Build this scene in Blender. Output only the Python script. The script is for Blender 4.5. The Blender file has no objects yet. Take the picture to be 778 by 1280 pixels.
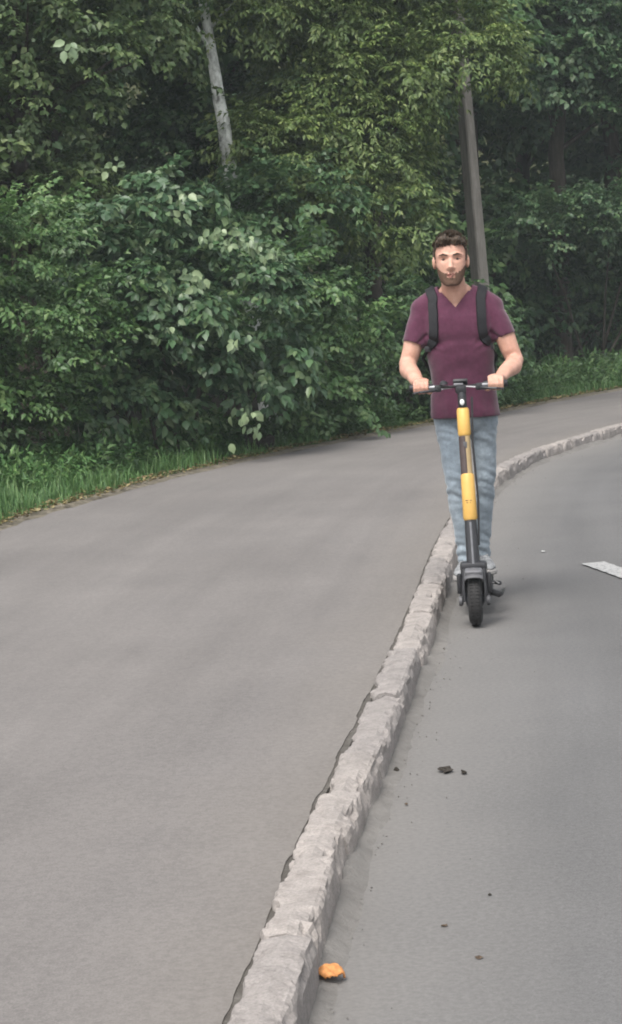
import bpy, bmesh, math, random
import numpy as np
from mathutils import Vector, Matrix, noise

R = math.radians
scene = bpy.context.scene
C = scene.collection

# ------------------------------------------------------------------ camera, sky, sun, exposure
cam_data = bpy.data.cameras.new('camera')
cam = bpy.data.objects.new('camera', cam_data)
C.objects.link(cam)
cam_data.sensor_fit = 'VERTICAL'
cam_data.sensor_height = 24.0
cam_data.sensor_width = 24.0
cam_data.lens = 24.0 * 2500 / 1280
cam_data.clip_start = 0.1
cam_data.clip_end = 600
_P, _R = math.atan(260 / 2500), R(3.5)
_up0 = Vector((0, math.sin(_P), math.cos(_P)))
_fwd = Vector((0, math.cos(_P), -math.sin(_P)))
_r = math.cos(_R) * Vector((1, 0, 0)) - math.sin(_R) * _up0
_u = math.cos(_R) * _up0 + math.sin(_R) * Vector((1, 0, 0))
cam.matrix_world = Matrix(((_r.x, _u.x, -_fwd.x, 0), (_r.y, _u.y, -_fwd.y, 0), (_r.z, _u.z, -_fwd.z, 1.66), (0, 0, 0, 1)))
scene.camera = cam

SUN_EL, SUN_AZ = 58.0, 205.0        # azimuth: clockwise from +Y, seen from above
world = bpy.data.worlds.new('World')
scene.world = world
world.use_nodes = True
wn = world.node_tree.nodes
wl = world.node_tree.links
bg = wn['Background']
sky = wn.new('ShaderNodeTexSky')
sky.sky_type = 'NISHITA'
sky.sun_disc = False
sky.sun_elevation = R(SUN_EL)
sky.sun_rotation = R(SUN_AZ)
sky.air_density = 1.0
sky.dust_density = 4.0
sky.ozone_density = 1.0
hs = wn.new('ShaderNodeHueSaturation')          # cloud cover: a nearly grey sky
hs.inputs['Saturation'].default_value = 0.22
wl.new(sky.outputs['Color'], hs.inputs['Color'])
wl.new(hs.outputs['Color'], bg.inputs['Color'])
bg.inputs['Strength'].default_value = 0.15

sun_data = bpy.data.lights.new('sun', 'SUN')
sun_data.energy = 1.2
sun_data.angle = R(25)
sun_data.color = (1.0, 0.96, 0.90)
sun = bpy.data.objects.new('sun', sun_data)
C.objects.link(sun)
_az = R(SUN_AZ)
_sd = Vector((math.sin(_az) * math.cos(R(SUN_EL)), math.cos(_az) * math.cos(R(SUN_EL)), math.sin(R(SUN_EL))))
sun.rotation_euler = _sd.to_track_quat('Z', 'Y').to_euler()
sun.location = _sd * 60

vs = scene.view_settings
vs.view_transform = 'Standard'
vs.look = 'None'
vs.exposure = 1.0
vs.gamma = 1.0
scene.cycles.max_bounces = 6
scene.cycles.diffuse_bounces = 4
scene.cycles.glossy_bounces = 2
scene.cycles.transmission_bounces = 3
scene.cycles.use_denoising = True
scene.cycles.filter_width = 1.9

# ------------------------------------------------------------------ helpers
rng = np.random.default_rng(7)
random.seed(7)


def link(o, parent=None):
    C.objects.link(o)
    if parent is not None:
        o.parent = parent
    return o


def mesh_np(name, verts, faces, mat=None, smooth=False):
    """verts (n,3); faces: (m,k) array or list of tuples"""
    me = bpy.data.meshes.new(name)
    verts = np.asarray(verts, dtype=np.float32)
    if isinstance(faces, np.ndarray):
        m, k = faces.shape
        me.vertices.add(len(verts))
        me.vertices.foreach_set('co', verts.ravel())
        me.loops.add(m * k)
        me.loops.foreach_set('vertex_index', faces.astype(np.int32).ravel())
        me.polygons.add(m)
        me.polygons.foreach_set('loop_start', np.arange(0, m * k, k, dtype=np.int32))
        me.polygons.foreach_set('loop_total', np.full(m, k, dtype=np.int32))
        me.update(calc_edges=True)
    else:
        me.from_pydata([tuple(map(float, v)) for v in verts], [], [tuple(map(int, f)) for f in faces])
        me.update()
    if mat:
        me.materials.append(mat)
    if smooth:
        me.shade_smooth()
    return me


def obj(name, verts, faces, mat=None, parent=None, smooth=False):
    return link(bpy.data.objects.new(name, mesh_np(name, verts, faces, mat, smooth)), parent)


def empty(name, loc=(0, 0, 0), rz=0.0):
    o = bpy.data.objects.new(name, None)
    o.empty_display_size = 0.1
    o.location = loc
    o.rotation_euler = (0, 0, rz)
    return link(o)


def tag(o, label=None, cat=None, group=None, kind=None):
    if label: o['label'] = label
    if cat: o['category'] = cat
    if group: o['group'] = group
    if kind: o['kind'] = kind
    return o


class MB:
    """collects shapes into one mesh"""
    def __init__(self):
        self.v, self.f = [], []

    def add(self, v, f):
        n = len(self.v)
        self.v += [tuple(map(float, p)) for p in v]
        self.f += [tuple(int(i) + n for i in q) for q in f]
        return self

    def tube(self, pts, rad, n=12, cap=True, ab=None, side=(1, 0, 0), roundcap=False):
        """loft along a polyline; rad per point; ab=(sx,sy) scale of the section (or list per point)"""
        pts = [Vector(p) for p in pts]
        m = len(pts)
        if not hasattr(rad, '__len__'): rad = [rad] * m
        rad = list(rad)
        abl = ab if isinstance(ab, list) else [ab or (1, 1)] * m
        if roundcap:
            d0 = (pts[0] - pts[1]).normalized(); d1 = (pts[-1] - pts[-2]).normalized()
            pre, post, pr, qr = [], [], [], []
            for a in (80, 50, 25):
                pre.append(pts[0] + d0 * rad[0] * math.sin(R(a))); pr.append(rad[0] * math.cos(R(a)))
            for a in (25, 50, 80):
                post.append(pts[-1] + d1 * rad[-1] * math.sin(R(a))); qr.append(rad[-1] * math.cos(R(a)))
            pts = pre + pts + post; rad = pr + rad + qr; abl = [abl[0]] * 3 + abl + [abl[-1]] * 3
            m = len(pts)
        V, F = [], []
        sref = Vector(side)
        for i in range(m):
            t = (pts[min(i + 1, m - 1)] - pts[max(i - 1, 0)]).normalized()
            s = sref - t * sref.dot(t)
            if s.length < 1e-4: s = Vector((0, 1, 0)) - t * t.y
            s.normalize(); b = t.cross(s)
            for k in range(n):
                a = 2 * math.pi * k / n
                V.append(pts[i] + s * (rad[i] * abl[i][0] * math.cos(a)) + b * (rad[i] * abl[i][1] * math.sin(a)))
        for i in range(m - 1):
            for k in range(n):
                k2 = (k + 1) % n
                F.append((i * n + k, i * n + k2, (i + 1) * n + k2, (i + 1) * n + k))
        if cap:
            F.append(tuple(range(n - 1, -1, -1))); F.append(tuple((m - 1) * n + k for k in range(n)))
        return self.add(V, F)

    def zloft(self, rows, n=32, e=2.3):
        """rows of (z, cx, cy, rx, ry) horizontal super-elliptic rings"""
        V, F = [], []
        for (z, cx, cy, rx, ry) in rows:
            for k in range(n):
                a = 2 * math.pi * k / n
                c, s = math.cos(a), math.sin(a)
                V.append((cx + rx * math.copysign(abs(c) ** (2 / e), c), cy + ry * math.copysign(abs(s) ** (2 / e), s), z))
        m = len(rows)
        for i in range(m - 1):
            for k in range(n):
                k2 = (k + 1) % n
                F.append((i * n + k, i * n + k2, (i + 1) * n + k2, (i + 1) * n + k))
        F.append(tuple(range(n - 1, -1, -1))); F.append(tuple((m - 1) * n + k for k in range(n)))
        return self.add(V, F)

    def ball(self, c, r, nu=16, nv=10, rot=None):
        V, F = [], []
        c = Vector(c)
        for j in range(1, nv):
            ph = math.pi * j / nv
            for i in range(nu):
                th = 2 * math.pi * i / nu
                p = Vector((r[0] * math.sin(ph) * math.cos(th), r[1] * math.sin(ph) * math.sin(th), r[2] * math.cos(ph)))
                if rot is not None: p = rot @ p
                V.append(c + p)
        pt, pb = Vector((0, 0, r[2])), Vector((0, 0, -r[2]))
        if rot is not None: pt, pb = rot @ pt, rot @ pb
        V.append(c + pt); V.append(c + pb)
        T, B = len(V) - 2, len(V) - 1
        for j in range(nv - 2):
            for i in range(nu):
                i2 = (i + 1) % nu
                F.append((j * nu + i, (j + 1) * nu + i, (j + 1) * nu + i2, j * nu + i2))
        for i in range(nu):
            i2 = (i + 1) % nu
            F.append((T, i, i2)); F.append((B, (nv - 2) * nu + i2, (nv - 2) * nu + i))
        return self.add(V, F)

    def box(self, c, s, bev=0.0, rot=None):
        bm = bmesh.new()
        bmesh.ops.create_cube(bm, size=1.0)
        for v in bm.verts: v.co = Vector((v.co.x * s[0], v.co.y * s[1], v.co.z * s[2]))
        if bev > 0:
            bmesh.ops.bevel(bm, geom=list(bm.edges), offset=bev, segments=2, profile=0.5, affect='EDGES')
        M = rot or Matrix.Identity(3)
        bm.verts.index_update()
        V = [Vector(c) + M @ v.co for v in bm.verts]
        F = [[v.index for v in f.verts] for f in bm.faces]
        bm.free()
        return self.add(V, F)

    def lathe(self, prof, center, axis='X', n=32):
        """prof of (axial, radius), closed ring profile revolved about an axis through center"""
        V, F = [], []
        m = len(prof)
        for k in range(n):
            a = 2 * math.pi * k / n
            for (h, r) in prof:
                if axis == 'X': p = (h, r * math.cos(a), r * math.sin(a))
                else: p = (r * math.cos(a), r * math.sin(a), h)
                V.append((center[0] + p[0], center[1] + p[1], center[2] + p[2]))
        for k in range(n):
            k2 = (k + 1) % n
            for i in range(m):
                i2 = (i + 1) % m
                F.append((k * m + i, k * m + i2, k2 * m + i2, k2 * m + i))
        return self.add(V, F)

    def build(self, name, mat, parent=None, smooth=True):
        me = mesh_np(name, np.array(self.v), self.f, mat, False)
        bm = bmesh.new(); bm.from_mesh(me)
        bmesh.ops.recalc_face_normals(bm, faces=bm.faces)
        bm.to_mesh(me); bm.free()
        if smooth:
            me.shade_smooth()
            try: me.set_sharp_from_angle(angle=R(40))
            except Exception: pass
        return link(bpy.data.objects.new(name, me), parent)


def remesh(mb, voxel, smooth_it=6, fac=0.5):
    """union of overlapping closed shapes as one skin -> (verts, quads)"""
    me = mesh_np('tmp', np.array(mb.v), mb.f)
    o = bpy.data.objects.new('tmp', me)
    C.objects.link(o)
    bm = bmesh.new(); bm.from_mesh(me); bmesh.ops.recalc_face_normals(bm, faces=bm.faces); bm.to_mesh(me); bm.free()
    m = o.modifiers.new('r', 'REMESH'); m.mode = 'VOXEL'; m.voxel_size = voxel
    if smooth_it:
        s = o.modifiers.new('s', 'SMOOTH'); s.iterations = smooth_it; s.factor = fac
    dg = bpy.context.evaluated_depsgraph_get()
    ev = o.evaluated_get(dg).to_mesh()
    n = len(ev.vertices)
    v = np.empty(n * 3, np.float32); ev.vertices.foreach_get('co', v)
    f = [tuple(p.vertices) for p in ev.polygons]
    o.evaluated_get(dg).to_mesh_clear()
    bpy.data.objects.remove(o); bpy.data.meshes.remove(me)
    return v.reshape(-1, 3).astype(float), f


def normals_of(v, f):
    me = mesh_np('tmp', v, f)
    nn = np.empty(len(v) * 3, np.float32)
    me.vertices.foreach_get('normal', nn)
    bpy.data.meshes.remove(me)
    return nn.reshape(-1, 3)


def fbm(p, s, o=3):
    q = Vector((p[0] * s, p[1] * s, p[2] * s))
    return noise.fractal(q, 1.0, 2.0, o, noise_basis='PERLIN_ORIGINAL')


def cut(v, f, planes):
    """split the faces picked by a test along each plane: planes of (point, normal, test(center))"""
    bm = bmesh.new()
    vs_ = [bm.verts.new(p) for p in v]
    for q in f: bm.faces.new([vs_[j] for j in q])
    bm.normal_update()
    for (pt, no, test) in planes:
        fs = [q for q in bm.faces if test(q.calc_center_median())]
        ge = set(fs)
        for q in fs: ge.update(q.edges); ge.update(q.verts)
        bmesh.ops.bisect_plane(bm, geom=list(ge), plane_co=pt, plane_no=no, dist=1e-6)
    bm.verts.index_update()
    out = np.array([x.co[:] for x in bm.verts]), [tuple(x.index for x in q.verts) for q in bm.faces]
    bm.free()
    return out


# ------------------------------------------------------------------ materials
def mat_new(name, rough=0.6, spec=0.4):
    m = bpy.data.materials.new(name)
    m.use_nodes = True
    b = m.node_tree.nodes['Principled BSDF']
    b.inputs['Roughness'].default_value = rough
    b.inputs['Specular IOR Level'].default_value = spec
    return m, m.node_tree.nodes, m.node_tree.links, b


def nz(n, l, scale, detail=4, rough=0.55, coord=None, dist=0.0):
    t = n.new('ShaderNodeTexNoise')
    t.inputs['Scale'].default_value = scale
    t.inputs['Detail'].default_value = detail
    t.inputs['Roughness'].default_value = rough
    t.inputs['Distortion'].default_value = dist
    if coord is not None: l.new(coord, t.inputs['Vector'])
    return t.outputs['Fac']


def ramp(n, l, fac, stops):
    r = n.new('ShaderNodeValToRGB')
    e = r.color_ramp.elements
    while len(e) < len(stops): e.new(0.5)
    for i, (p, c) in enumerate(stops):
        e[i].position = p
        e[i].color = (*c, 1) if len(c) == 3 else c
    l.new(fac, r.inputs['Fac'])
    return r.outputs['Color']


def mix(n, l, fac, a, b, mode='MIX'):
    m = n.new('ShaderNodeMix'); m.data_type = 'RGBA'; m.blend_type = mode
    for sock, val in ((m.inputs[0], fac), (m.inputs[6], a), (m.inputs[7], b)):
        if hasattr(val, 'is_output'): l.new(val, sock)
        elif isinstance(val, (int, float)): sock.default_value = val
        else: sock.default_value = (*val, 1)
    return m.outputs[2]


def bump(n, l, b, h, strength=0.3, dist=0.01):
    t = n.new('ShaderNodeBump')
    t.inputs['Strength'].default_value = strength
    t.inputs['Distance'].default_value = dist
    l.new(h, t.inputs['Height'])
    l.new(t.outputs['Normal'], b.inputs['Normal'])


def pos_coord(n):
    return n.new('ShaderNodeNewGeometry').outputs['Position']


def obj_coord(n):
    return n.new('ShaderNodeTexCoord').outputs['Object']


def simple(name, col, rough=0.5, spec=0.4, var=0.12, scale=40, bmp=0.0, metal=0.0, bdist=0.002):
    m, n, l, b = mat_new(name, rough, spec)
    co = obj_coord(n)
    f = nz(n, l, scale, 4, coord=co)
    lo = tuple(c * (1 - var) for c in col); hi = tuple(min(1, c * (1 + var)) for c in col)
    l.new(ramp(n, l, f, [(0.3, lo), (0.7, hi)]), b.inputs['Base Color'])
    b.inputs['Metallic'].default_value = metal
    if bmp: bump(n, l, b, f, bmp, bdist)
    return m


def asphalt(name, base, dust, across=True):
    m, n, l, b = mat_new(name, 0.92, 0.25)
    co = pos_coord(n)
    uvn = n.new('ShaderNodeUVMap').outputs['UV']
    grain = nz(n, l, 160, 3, 0.7, co)
    agg = nz(n, l, 55, 3, 0.6, co)
    blot = nz(n, l, 1.1, 5, 0.6, co)
    blot2 = nz(n, l, 0.35, 3, 0.5, co)
    sc = n.new('ShaderNodeMapping')
    l.new(uvn, sc.inputs['Vector'])
    sc.inputs['Scale'].default_value = (0.16, 3.0, 1)
    streak = nz(n, l, 1.0, 5, 0.6, sc.outputs['Vector'])
    c = ramp(n, l, grain, [(0.25, tuple(x * 0.72 for x in base)), (0.55, base), (0.8, tuple(x * 1.30 for x in base))])
    c = mix(n, l, 0.5, c, ramp(n, l, agg, [(0.35, (0.80,) * 3), (0.65, (1.18,) * 3)]), 'MULTIPLY')
    c = mix(n, l, 0.75, c, ramp(n, l, blot, [(0.3, (0.90, 0.90, 0.905)), (0.7, (1.08, 1.075, 1.07))]), 'MULTIPLY')
    c = mix(n, l, 0.5, c, ramp(n, l, blot2, [(0.35, (0.86,) * 3), (0.65, (1.14,) * 3)]), 'MULTIPLY')
    c = mix(n, l, 0.55, c, ramp(n, l, streak, [(0.3, (0.84,) * 3), (0.7, (1.15,) * 3)]), 'MULTIPLY')
    # dust gathered along the edges (v of the UV map = metres from the kerb)
    sx = n.new('ShaderNodeSeparateXYZ'); l.new(uvn, sx.inputs['Vector'])
    wob = nz(n, l, 0.9, 4, 0.6, co)
    add = n.new('ShaderNodeMath'); add.operation = 'MULTIPLY_ADD'
    l.new(wob, add.inputs[0]); add.inputs[1].default_value = 0.5; l.new(sx.outputs['Y'], add.inputs[2])
    d = ramp(n, l, add.outputs[0], [(0.18, (1, 1, 1)), (0.50, (0.55,) * 3), (0.92, (0, 0, 0))] if across else [(0.1, (0.8,) * 3), (0.7, (0, 0, 0))])
    c = mix(n, l, d, c, mix(n, l, 0.55, dust, ramp(n, l, agg, [(0.35, (0.82,) * 3), (0.65, (1.15,) * 3)]), 'MULTIPLY'))
    l.new(c, b.inputs['Base Color'])
    bump(n, l, b, grain, 0.30, 0.004)
    return m


M = {}
M['road'] = asphalt('road_asphalt', (0.121, 0.119, 0.118), (0.174, 0.166, 0.157))
M['path'] = asphalt('path_asphalt', (0.160, 0.149, 0.142), (0.17, 0.155, 0.14), across=False)


def concrete():
    m, n, l, b = mat_new('kerb_concrete', 0.95, 0.2)
    co = pos_coord(n)
    fine = nz(n, l, 120, 4, 0.7, co)
    mid = nz(n, l, 18, 5, 0.65, co)
    big = nz(n, l, 2.2, 4, 0.6, co)
    c = ramp(n, l, fine, [(0.22, (0.13, 0.121, 0.113)), (0.42, (0.243, 0.226, 0.213)), (0.6, (0.292, 0.271, 0.256)), (0.8, (0.375, 0.350, 0.333))])
    c = mix(n, l, 0.8, c, ramp(n, l, mid, [(0.3, (0.74, 0.73, 0.72)), (0.52, (1, 1, 1)), (0.75, (1.16, 1.15, 1.14))]), 'MULTIPLY')
    c = mix(n, l, 0.7, c, ramp(n, l, big, [(0.3, (0.80, 0.80, 0.80)), (0.7, (1.13, 1.11, 1.1))]), 'MULTIPLY')
    oi = n.new('ShaderNodeObjectInfo').outputs['Random']
    c = mix(n, l, 0.8, c, ramp(n, l, oi, [(0, (0.84, 0.84, 0.85)), (1, (1.12, 1.10, 1.08))]), 'MULTIPLY')
    l.new(c, b.inputs['Base Color'])
    bump(n, l, b, mix(n, l, 0.5, fine, mid), 0.5, 0.008)
    return m


M['kerb'] = concrete()


def soil_mat(name, a, b_, c_, rough=0.95):
    m, n, l, b = mat_new(name, rough, 0.2)
    co = pos_coord(n)
    f = nz(n, l, 14, 6, 0.7, co); g = nz(n, l, 1.5, 4, 0.6, co)
    c = ramp(n, l, f, [(0.3, a), (0.55, b_), (0.75, c_)])
    c = mix(n, l, 0.6, c, ramp(n, l, g, [(0.3, (0.7,) * 3), (0.7, (1.2,) * 3)]), 'MULTIPLY')
    l.new(c, b.inputs['Base Color'])
    bump(n, l, b, f, 0.6, 0.03)
    return m


M['soil'] = soil_mat('forest_soil', (0.022, 0.018, 0.013), (0.045, 0.037, 0.025), (0.07, 0.058, 0.036))
M['grit'] = soil_mat('edge_grit', (0.10, 0.088, 0.066), (0.17, 0.15, 0.115), (0.25, 0.22, 0.17))
M['dirt'] = soil_mat('gutter_dirt', (0.15, 0.141, 0.131), (0.178, 0.169, 0.158), (0.205, 0.195, 0.183))
M['joint'] = soil_mat('joint_dirt', (0.065, 0.058, 0.050), (0.10, 0.092, 0.082), (0.15, 0.14, 0.128))
M['ground'] = soil_mat('rough_ground', (0.03, 0.035, 0.016), (0.05, 0.055, 0.025), (0.07, 0.07, 0.04))


def leaf_mat(name, lo, mid, hi, rough=0.5, trans=0.22, spec=0.35):
    m, n, l, b = mat_new(name, rough, spec)
    at = n.new('ShaderNodeAttribute'); at.attribute_name = 'var'
    sp = n.new('ShaderNodeSeparateColor'); l.new(at.outputs['Color'], sp.inputs['Color'])
    c = ramp(n, l, sp.outputs['Red'], [(0.0, lo), (0.55, mid), (1.0, hi)])
    c = mix(n, l, 0.85, c, ramp(n, l, sp.outputs['Green'], [(0, (0.72, 0.75, 0.78)), (1, (1.24, 1.22, 1.08))]), 'MULTIPLY')
    l.new(c, b.inputs['Base Color'])
    tr = n.new('ShaderNodeBsdfTranslucent'); l.new(c, tr.inputs['Color'])
    mx = n.new('ShaderNodeMixShader'); mx.inputs[0].default_value = trans
    l.new(b.outputs[0], mx.inputs[1]); l.new(tr.outputs[0], mx.inputs[2])
    l.new(mx.outputs[0], n['Material Output'].inputs['Surface'])
    return m


M['leaf_mid'] = leaf_mat('leaf_mid_green', (0.047, 0.102, 0.034), (0.076, 0.151, 0.052), (0.143, 0.215, 0.085), 0.45, 0.30, 0.45)
M['leaf_blue'] = leaf_mat('leaf_blue_green', (0.043, 0.095, 0.043), (0.072, 0.140, 0.065), (0.150, 0.210, 0.104), 0.42, 0.30, 0.5)
M['leaf_yellow'] = leaf_mat('leaf_yellow_green', (0.079, 0.132, 0.042), (0.131, 0.195, 0.061), (0.228, 0.283, 0.101), 0.48, 0.32, 0.4)
M['leaf_dark'] = leaf_mat('leaf_dark_green', (0.046, 0.099, 0.042), (0.073, 0.142, 0.061), (0.134, 0.197, 0.089), 0.45, 0.30, 0.45)
M['leaf_olive'] = leaf_mat('leaf_olive_green', (0.054, 0.094, 0.035), (0.081, 0.127, 0.048), (0.135, 0.178, 0.073), 0.48, 0.30, 0.4)
M['leaf_pale'] = leaf_mat('leaf_pale_green', (0.126, 0.184, 0.102), (0.180, 0.248, 0.140), (0.243, 0.304, 0.187), 0.38, 0.2)
M['grass'] = leaf_mat('grass_blades', (0.050, 0.116, 0.038), (0.083, 0.176, 0.055), (0.149, 0.237, 0.089), 0.5, 0.3)
M['litter'] = leaf_mat('dry_leaf_litter', (0.10, 0.075, 0.035), (0.19, 0.15, 0.07), (0.30, 0.25, 0.13), 0.8, 0.1)


def bark_mat(name, a, b_, c_, sc=(14, 14, 2.5)):
    m, n, l, b = mat_new(name, 0.9, 0.2)
    mp = n.new('ShaderNodeMapping'); mp.inputs['Scale'].default_value = sc
    l.new(obj_coord(n), mp.inputs['Vector'])
    f = nz(n, l, 1.0, 6, 0.7, mp.outputs['Vector'], 0.4)
    l.new(ramp(n, l, f, [(0.3, a), (0.55, b_), (0.75, c_)]), b.inputs['Base Color'])
    bump(n, l, b, f, 0.7, 0.02)
    return m


M['bark'] = bark_mat('brown_bark', (0.035, 0.028, 0.022), (0.075, 0.062, 0.05), (0.13, 0.11, 0.09))
M['pale_bark'] = bark_mat('pale_bark', (0.12, 0.12, 0.11), (0.55, 0.57, 0.54), (0.70, 0.72, 0.69), (9, 9, 6))
M['pole'] = bark_mat('pole_concrete', (0.17, 0.155, 0.135), (0.255, 0.235, 0.205), (0.34, 0.315, 0.28), (16, 16, 3))

# ------------------------------------------------------------------ plan curves: x as a function of y
KERB = [(-14, -2.0), (-6, -1.22), (0, -.62), (2, -.37), (4.5, -.08), (5.8, .06), (6.7, .185), (8.1, .37), (10.07, .62), (12.5, .91), (14.5, 1.19), (16.2, 1.46),
        (17.6, 1.76), (19, 2.16), (20.2, 2.62), (22.03, 3.50), (24, 4.8), (25.5, 6.2), (27, 8.4), (28, 11.4), (28.6, 15), (29, 20)]
EDGE = [(-14, -6.2), (-6, -5.3), (0, -4.6), (5, -3.85), (10, -3.1), (15.2, -2.38), (16.95, -1.93), (18.74, -1.36), (20.3, -.72), (21.9, .06), (24.0, 1.25), (26.4, 2.68),
        (28.15, 3.65), (29.9, 4.76), (31.5, 6.1), (33, 8.2), (34, 11), (34.6, 15), (35, 20)]


def cr(pts, sub=14):
    P = [Vector((x, y, 0)) for (y, x) in pts]
    P = [P[0] * 2 - P[1]] + P + [P[-1] * 2 - P[-2]]
    out = []
    for i in range(1, len(P) - 2):
        for k in range(sub):
            t = k / sub
            a, b, c, d = P[i - 1], P[i], P[i + 1], P[i + 2]
            out.append(0.5 * ((2 * b) + (c - a) * t + (2 * a - 5 * b + 4 * c - d) * t * t + (3 * b - a - 3 * c + d) * t ** 3))
    out.append(P[-2])
    return np.array([(p.x, p.y) for p in out])


def offset_left(c, d):
    t = np.gradient(c, axis=0); t /= np.linalg.norm(t, axis=1)[:, None]
    return c + np.stack([-t[:, 1], t[:, 0]], 1) * d


K = cr(KERB)
E = cr(EDGE)
KL = offset_left(K, 0.15)


def x_at(c, y):
    return np.interp(y, c[:, 1], c[:, 0])


def dist_to(c, p):
    """distance of points p (n,2) to polyline c and the arc length there"""
    p = np.atleast_2d(p).astype(float)
    best = np.full(len(p), 1e9); s_at = np.zeros(len(p)); s = 0.0
    for a, b in zip(c[:-1], c[1:]):
        ab = b - a; L = np.linalg.norm(ab)
        t = np.clip(((p - a) @ ab) / (L * L), 0, 1)
        d = np.linalg.norm(p - (a + t[:, None] * ab), axis=1)
        w = d < best
        best[w] = d[w]; s_at[w] = s + t[w] * L
        s += L
    return best, s_at


def sstep(x, a, b):
    t = np.clip((x - a) / (b - a), 0, 1)
    return t * t * (3 - 2 * t)


def bank_z(x, y):
    """height of the soil beyond the path edge"""
    d, _ = dist_to(E, np.stack([np.ravel(x), np.ravel(y)], 1))
    return 0.085 + 0.03 * sstep(d, 0, .3) + 0.14 * sstep(d, .5, 3) + 0.45 * sstep(d, 3, 14) + 17 * sstep(np.ravel(y), 49, 68)


def sheet(name, rows, mat, uvcurve, kind='structure', z=0.0, zf=None, uvsign=1):
    """rows: list of arrays of (x,y); equal length"""
    rows = [np.asarray(r) for r in rows]
    k = len(rows[0]); m = len(rows)
    p = np.concatenate(rows)
    zz = np.full(len(p), z) if zf is None else zf(p)
    v = np.column_stack([p, zz])
    i, j = np.meshgrid(np.arange(m - 1), np.arange(k - 1), indexing='ij')
    a = (i * k + j).ravel()
    f = np.stack([a, a + 1, a + k + 1, a + k], 1)
    o = obj(name, v, f, mat, smooth=True)
    d, s = dist_to(uvcurve, p)
    uv = o.data.uv_layers.new(name='UVMap')
    li = np.empty(len(o.data.loops), np.int32); o.data.loops.foreach_get('vertex_index', li)
    uv.data.foreach_set('uv', np.stack([s, d], 1)[li].astype(np.float32).ravel())
    tag(o, kind=kind)
    return o


def undul(p, amp, s):
    return np.array([amp * fbm((q[0], q[1], 0.3), s, 2) for q in p])


# the big sheet that reaches the horizon
obj('ground', [(-300, -300, -.06), (300, -300, -.06), (300, 300, -.06), (-300, 300, -.06)], [(0, 1, 2, 3)], M['ground'])['kind'] = 'structure'

# road
ys = np.unique(np.concatenate([np.arange(-14, 28.9, 0.25), np.arange(24, 28.9, 0.08)]))
rows = []
tt = np.concatenate([[0, .05, .1, .2, .35, .5, .75, 1.0], np.linspace(1.4, 12, 16)])
for y in ys:
    x0 = float(x_at(K, y)) - 0.04
    rows.append(np.column_stack([x0 + tt * (1 if x0 < 6 else max(.25, (18 - x0) / 12)), np.full(len(tt), y)]))
road = sheet('road', rows, M['road'], K, zf=lambda p: undul(p, .002, .5))

# path: the asphalt slab between kerb and verge, ragged along both edges
ys = np.unique(np.concatenate([np.arange(-14, 34.4, 0.2), np.arange(3.5, 14, 0.045), np.arange(14, 32, 0.1)]))
rows = []
tt = np.concatenate([[0, .02, .05], np.linspace(.1, .9, 18), [.95, .97, .985, 1]])
for y in ys:
    xr = float(x_at(KL, y)) if y < 28.9 else 20.0
    gap = .001 + .005 * max(0, fbm((xr, y, 3.1), 2.2, 5) + .1) + .003 * noise.cell(Vector((0.5, y * 9, 0)))
    if 5.2 < y < 8.4: gap += .003 + .006 * noise.cell(Vector((0.5, y * 4.3, 2)))
    if 3.9 < y < 4.5: gap += .003
    xl = float(x_at(E, y)) + .05 * fbm((9.1, y, .5), 2.4, 4)
    rows.append(np.column_stack([xl + tt * (xr - gap - xl), np.full(len(tt), y)]))


def path_z(p):
    d, _ = dist_to(KL, p)
    return .100 + undul(p, .0008, .5) - .004 * np.exp(-d / .03)


path = sheet('path', rows, M['path'], KL, zf=path_z)
path.data.shade_flat()
sol = path.modifiers.new('slab', 'SOLIDIFY'); sol.thickness = .09; sol.offset = -1 if path.data.polygons[0].normal.z > 0 else 1

# soil strip showing in the joint between path slab and kerb
rows = [np.array([KL[i] + (K[i] - KL[i]) * t for t in (-.9, .1)]) for i in range(len(K))]
joint = sheet('soil_strip', rows, M['joint'], K, z=.093)

# bank beyond the path
ys = np.unique(np.concatenate([np.arange(-14, 14, 1.0), np.arange(14, 36, .25), np.arange(36, 70, 2.0)]))
tt = np.concatenate([[0, .04, .08, .15, .25, .4, .6, .9, 1.3, 1.8, 2.5, 3.5], np.linspace(5, 60, 14)])
rows = []
for y in ys:
    xe = float(x_at(E, y)) + .10 if y < 34.9 else 45.0
    ttt = tt if y < 34.9 else tt * 1.7
    rows.append(np.column_stack([xe - ttt, np.full(len(tt), y)]))
bank = sheet('bank', rows, M['soil'], E, zf=lambda p: bank_z(p[:, 0], p[:, 1]) + undul(p, .02, 1.7))
bank.data.materials.append(M['ground'])
for p_ in bank.data.polygons:
    if p_.center.y > 44: p_.material_index = 1

# gritty crumbling margin where the path meets the verge
rows = []
for i in range(len(E) - 1):
    for t in np.linspace(0, 1, 6)[:-1]:
        c_ = E[i] + (E[i + 1] - E[i]) * t
        w_ = 1 + .9 * fbm((c_[0], c_[1], 0), 2.6, 4)
        rows.append(np.array([c_ + np.array([dx, 0]) for dx in (-.22, -.08, .0 + .04 * w_, .05 + .05 * w_)]))
MZ = np.tile([.105, .122, .112, .088], len(rows))
margin = sheet('path_margin', rows, M['grit'], E, zf=lambda p: MZ + undul(p, .006, 5))


# ------------------------------------------------------------------ kerb: single worn stones in a row
kerb = empty('kerb', (0, 0, 0))
tag(kerb, kind='structure')
seg = np.linalg.norm(np.diff(K, axis=0), axis=1)
S = np.concatenate([[0], np.cumsum(seg)])
s0 = float(np.interp(4.78, K[:, 1], S))            # a joint crosses the kerb here
tan = np.gradient(K, axis=0); tan /= np.linalg.norm(tan, axis=1)[:, None]


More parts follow.
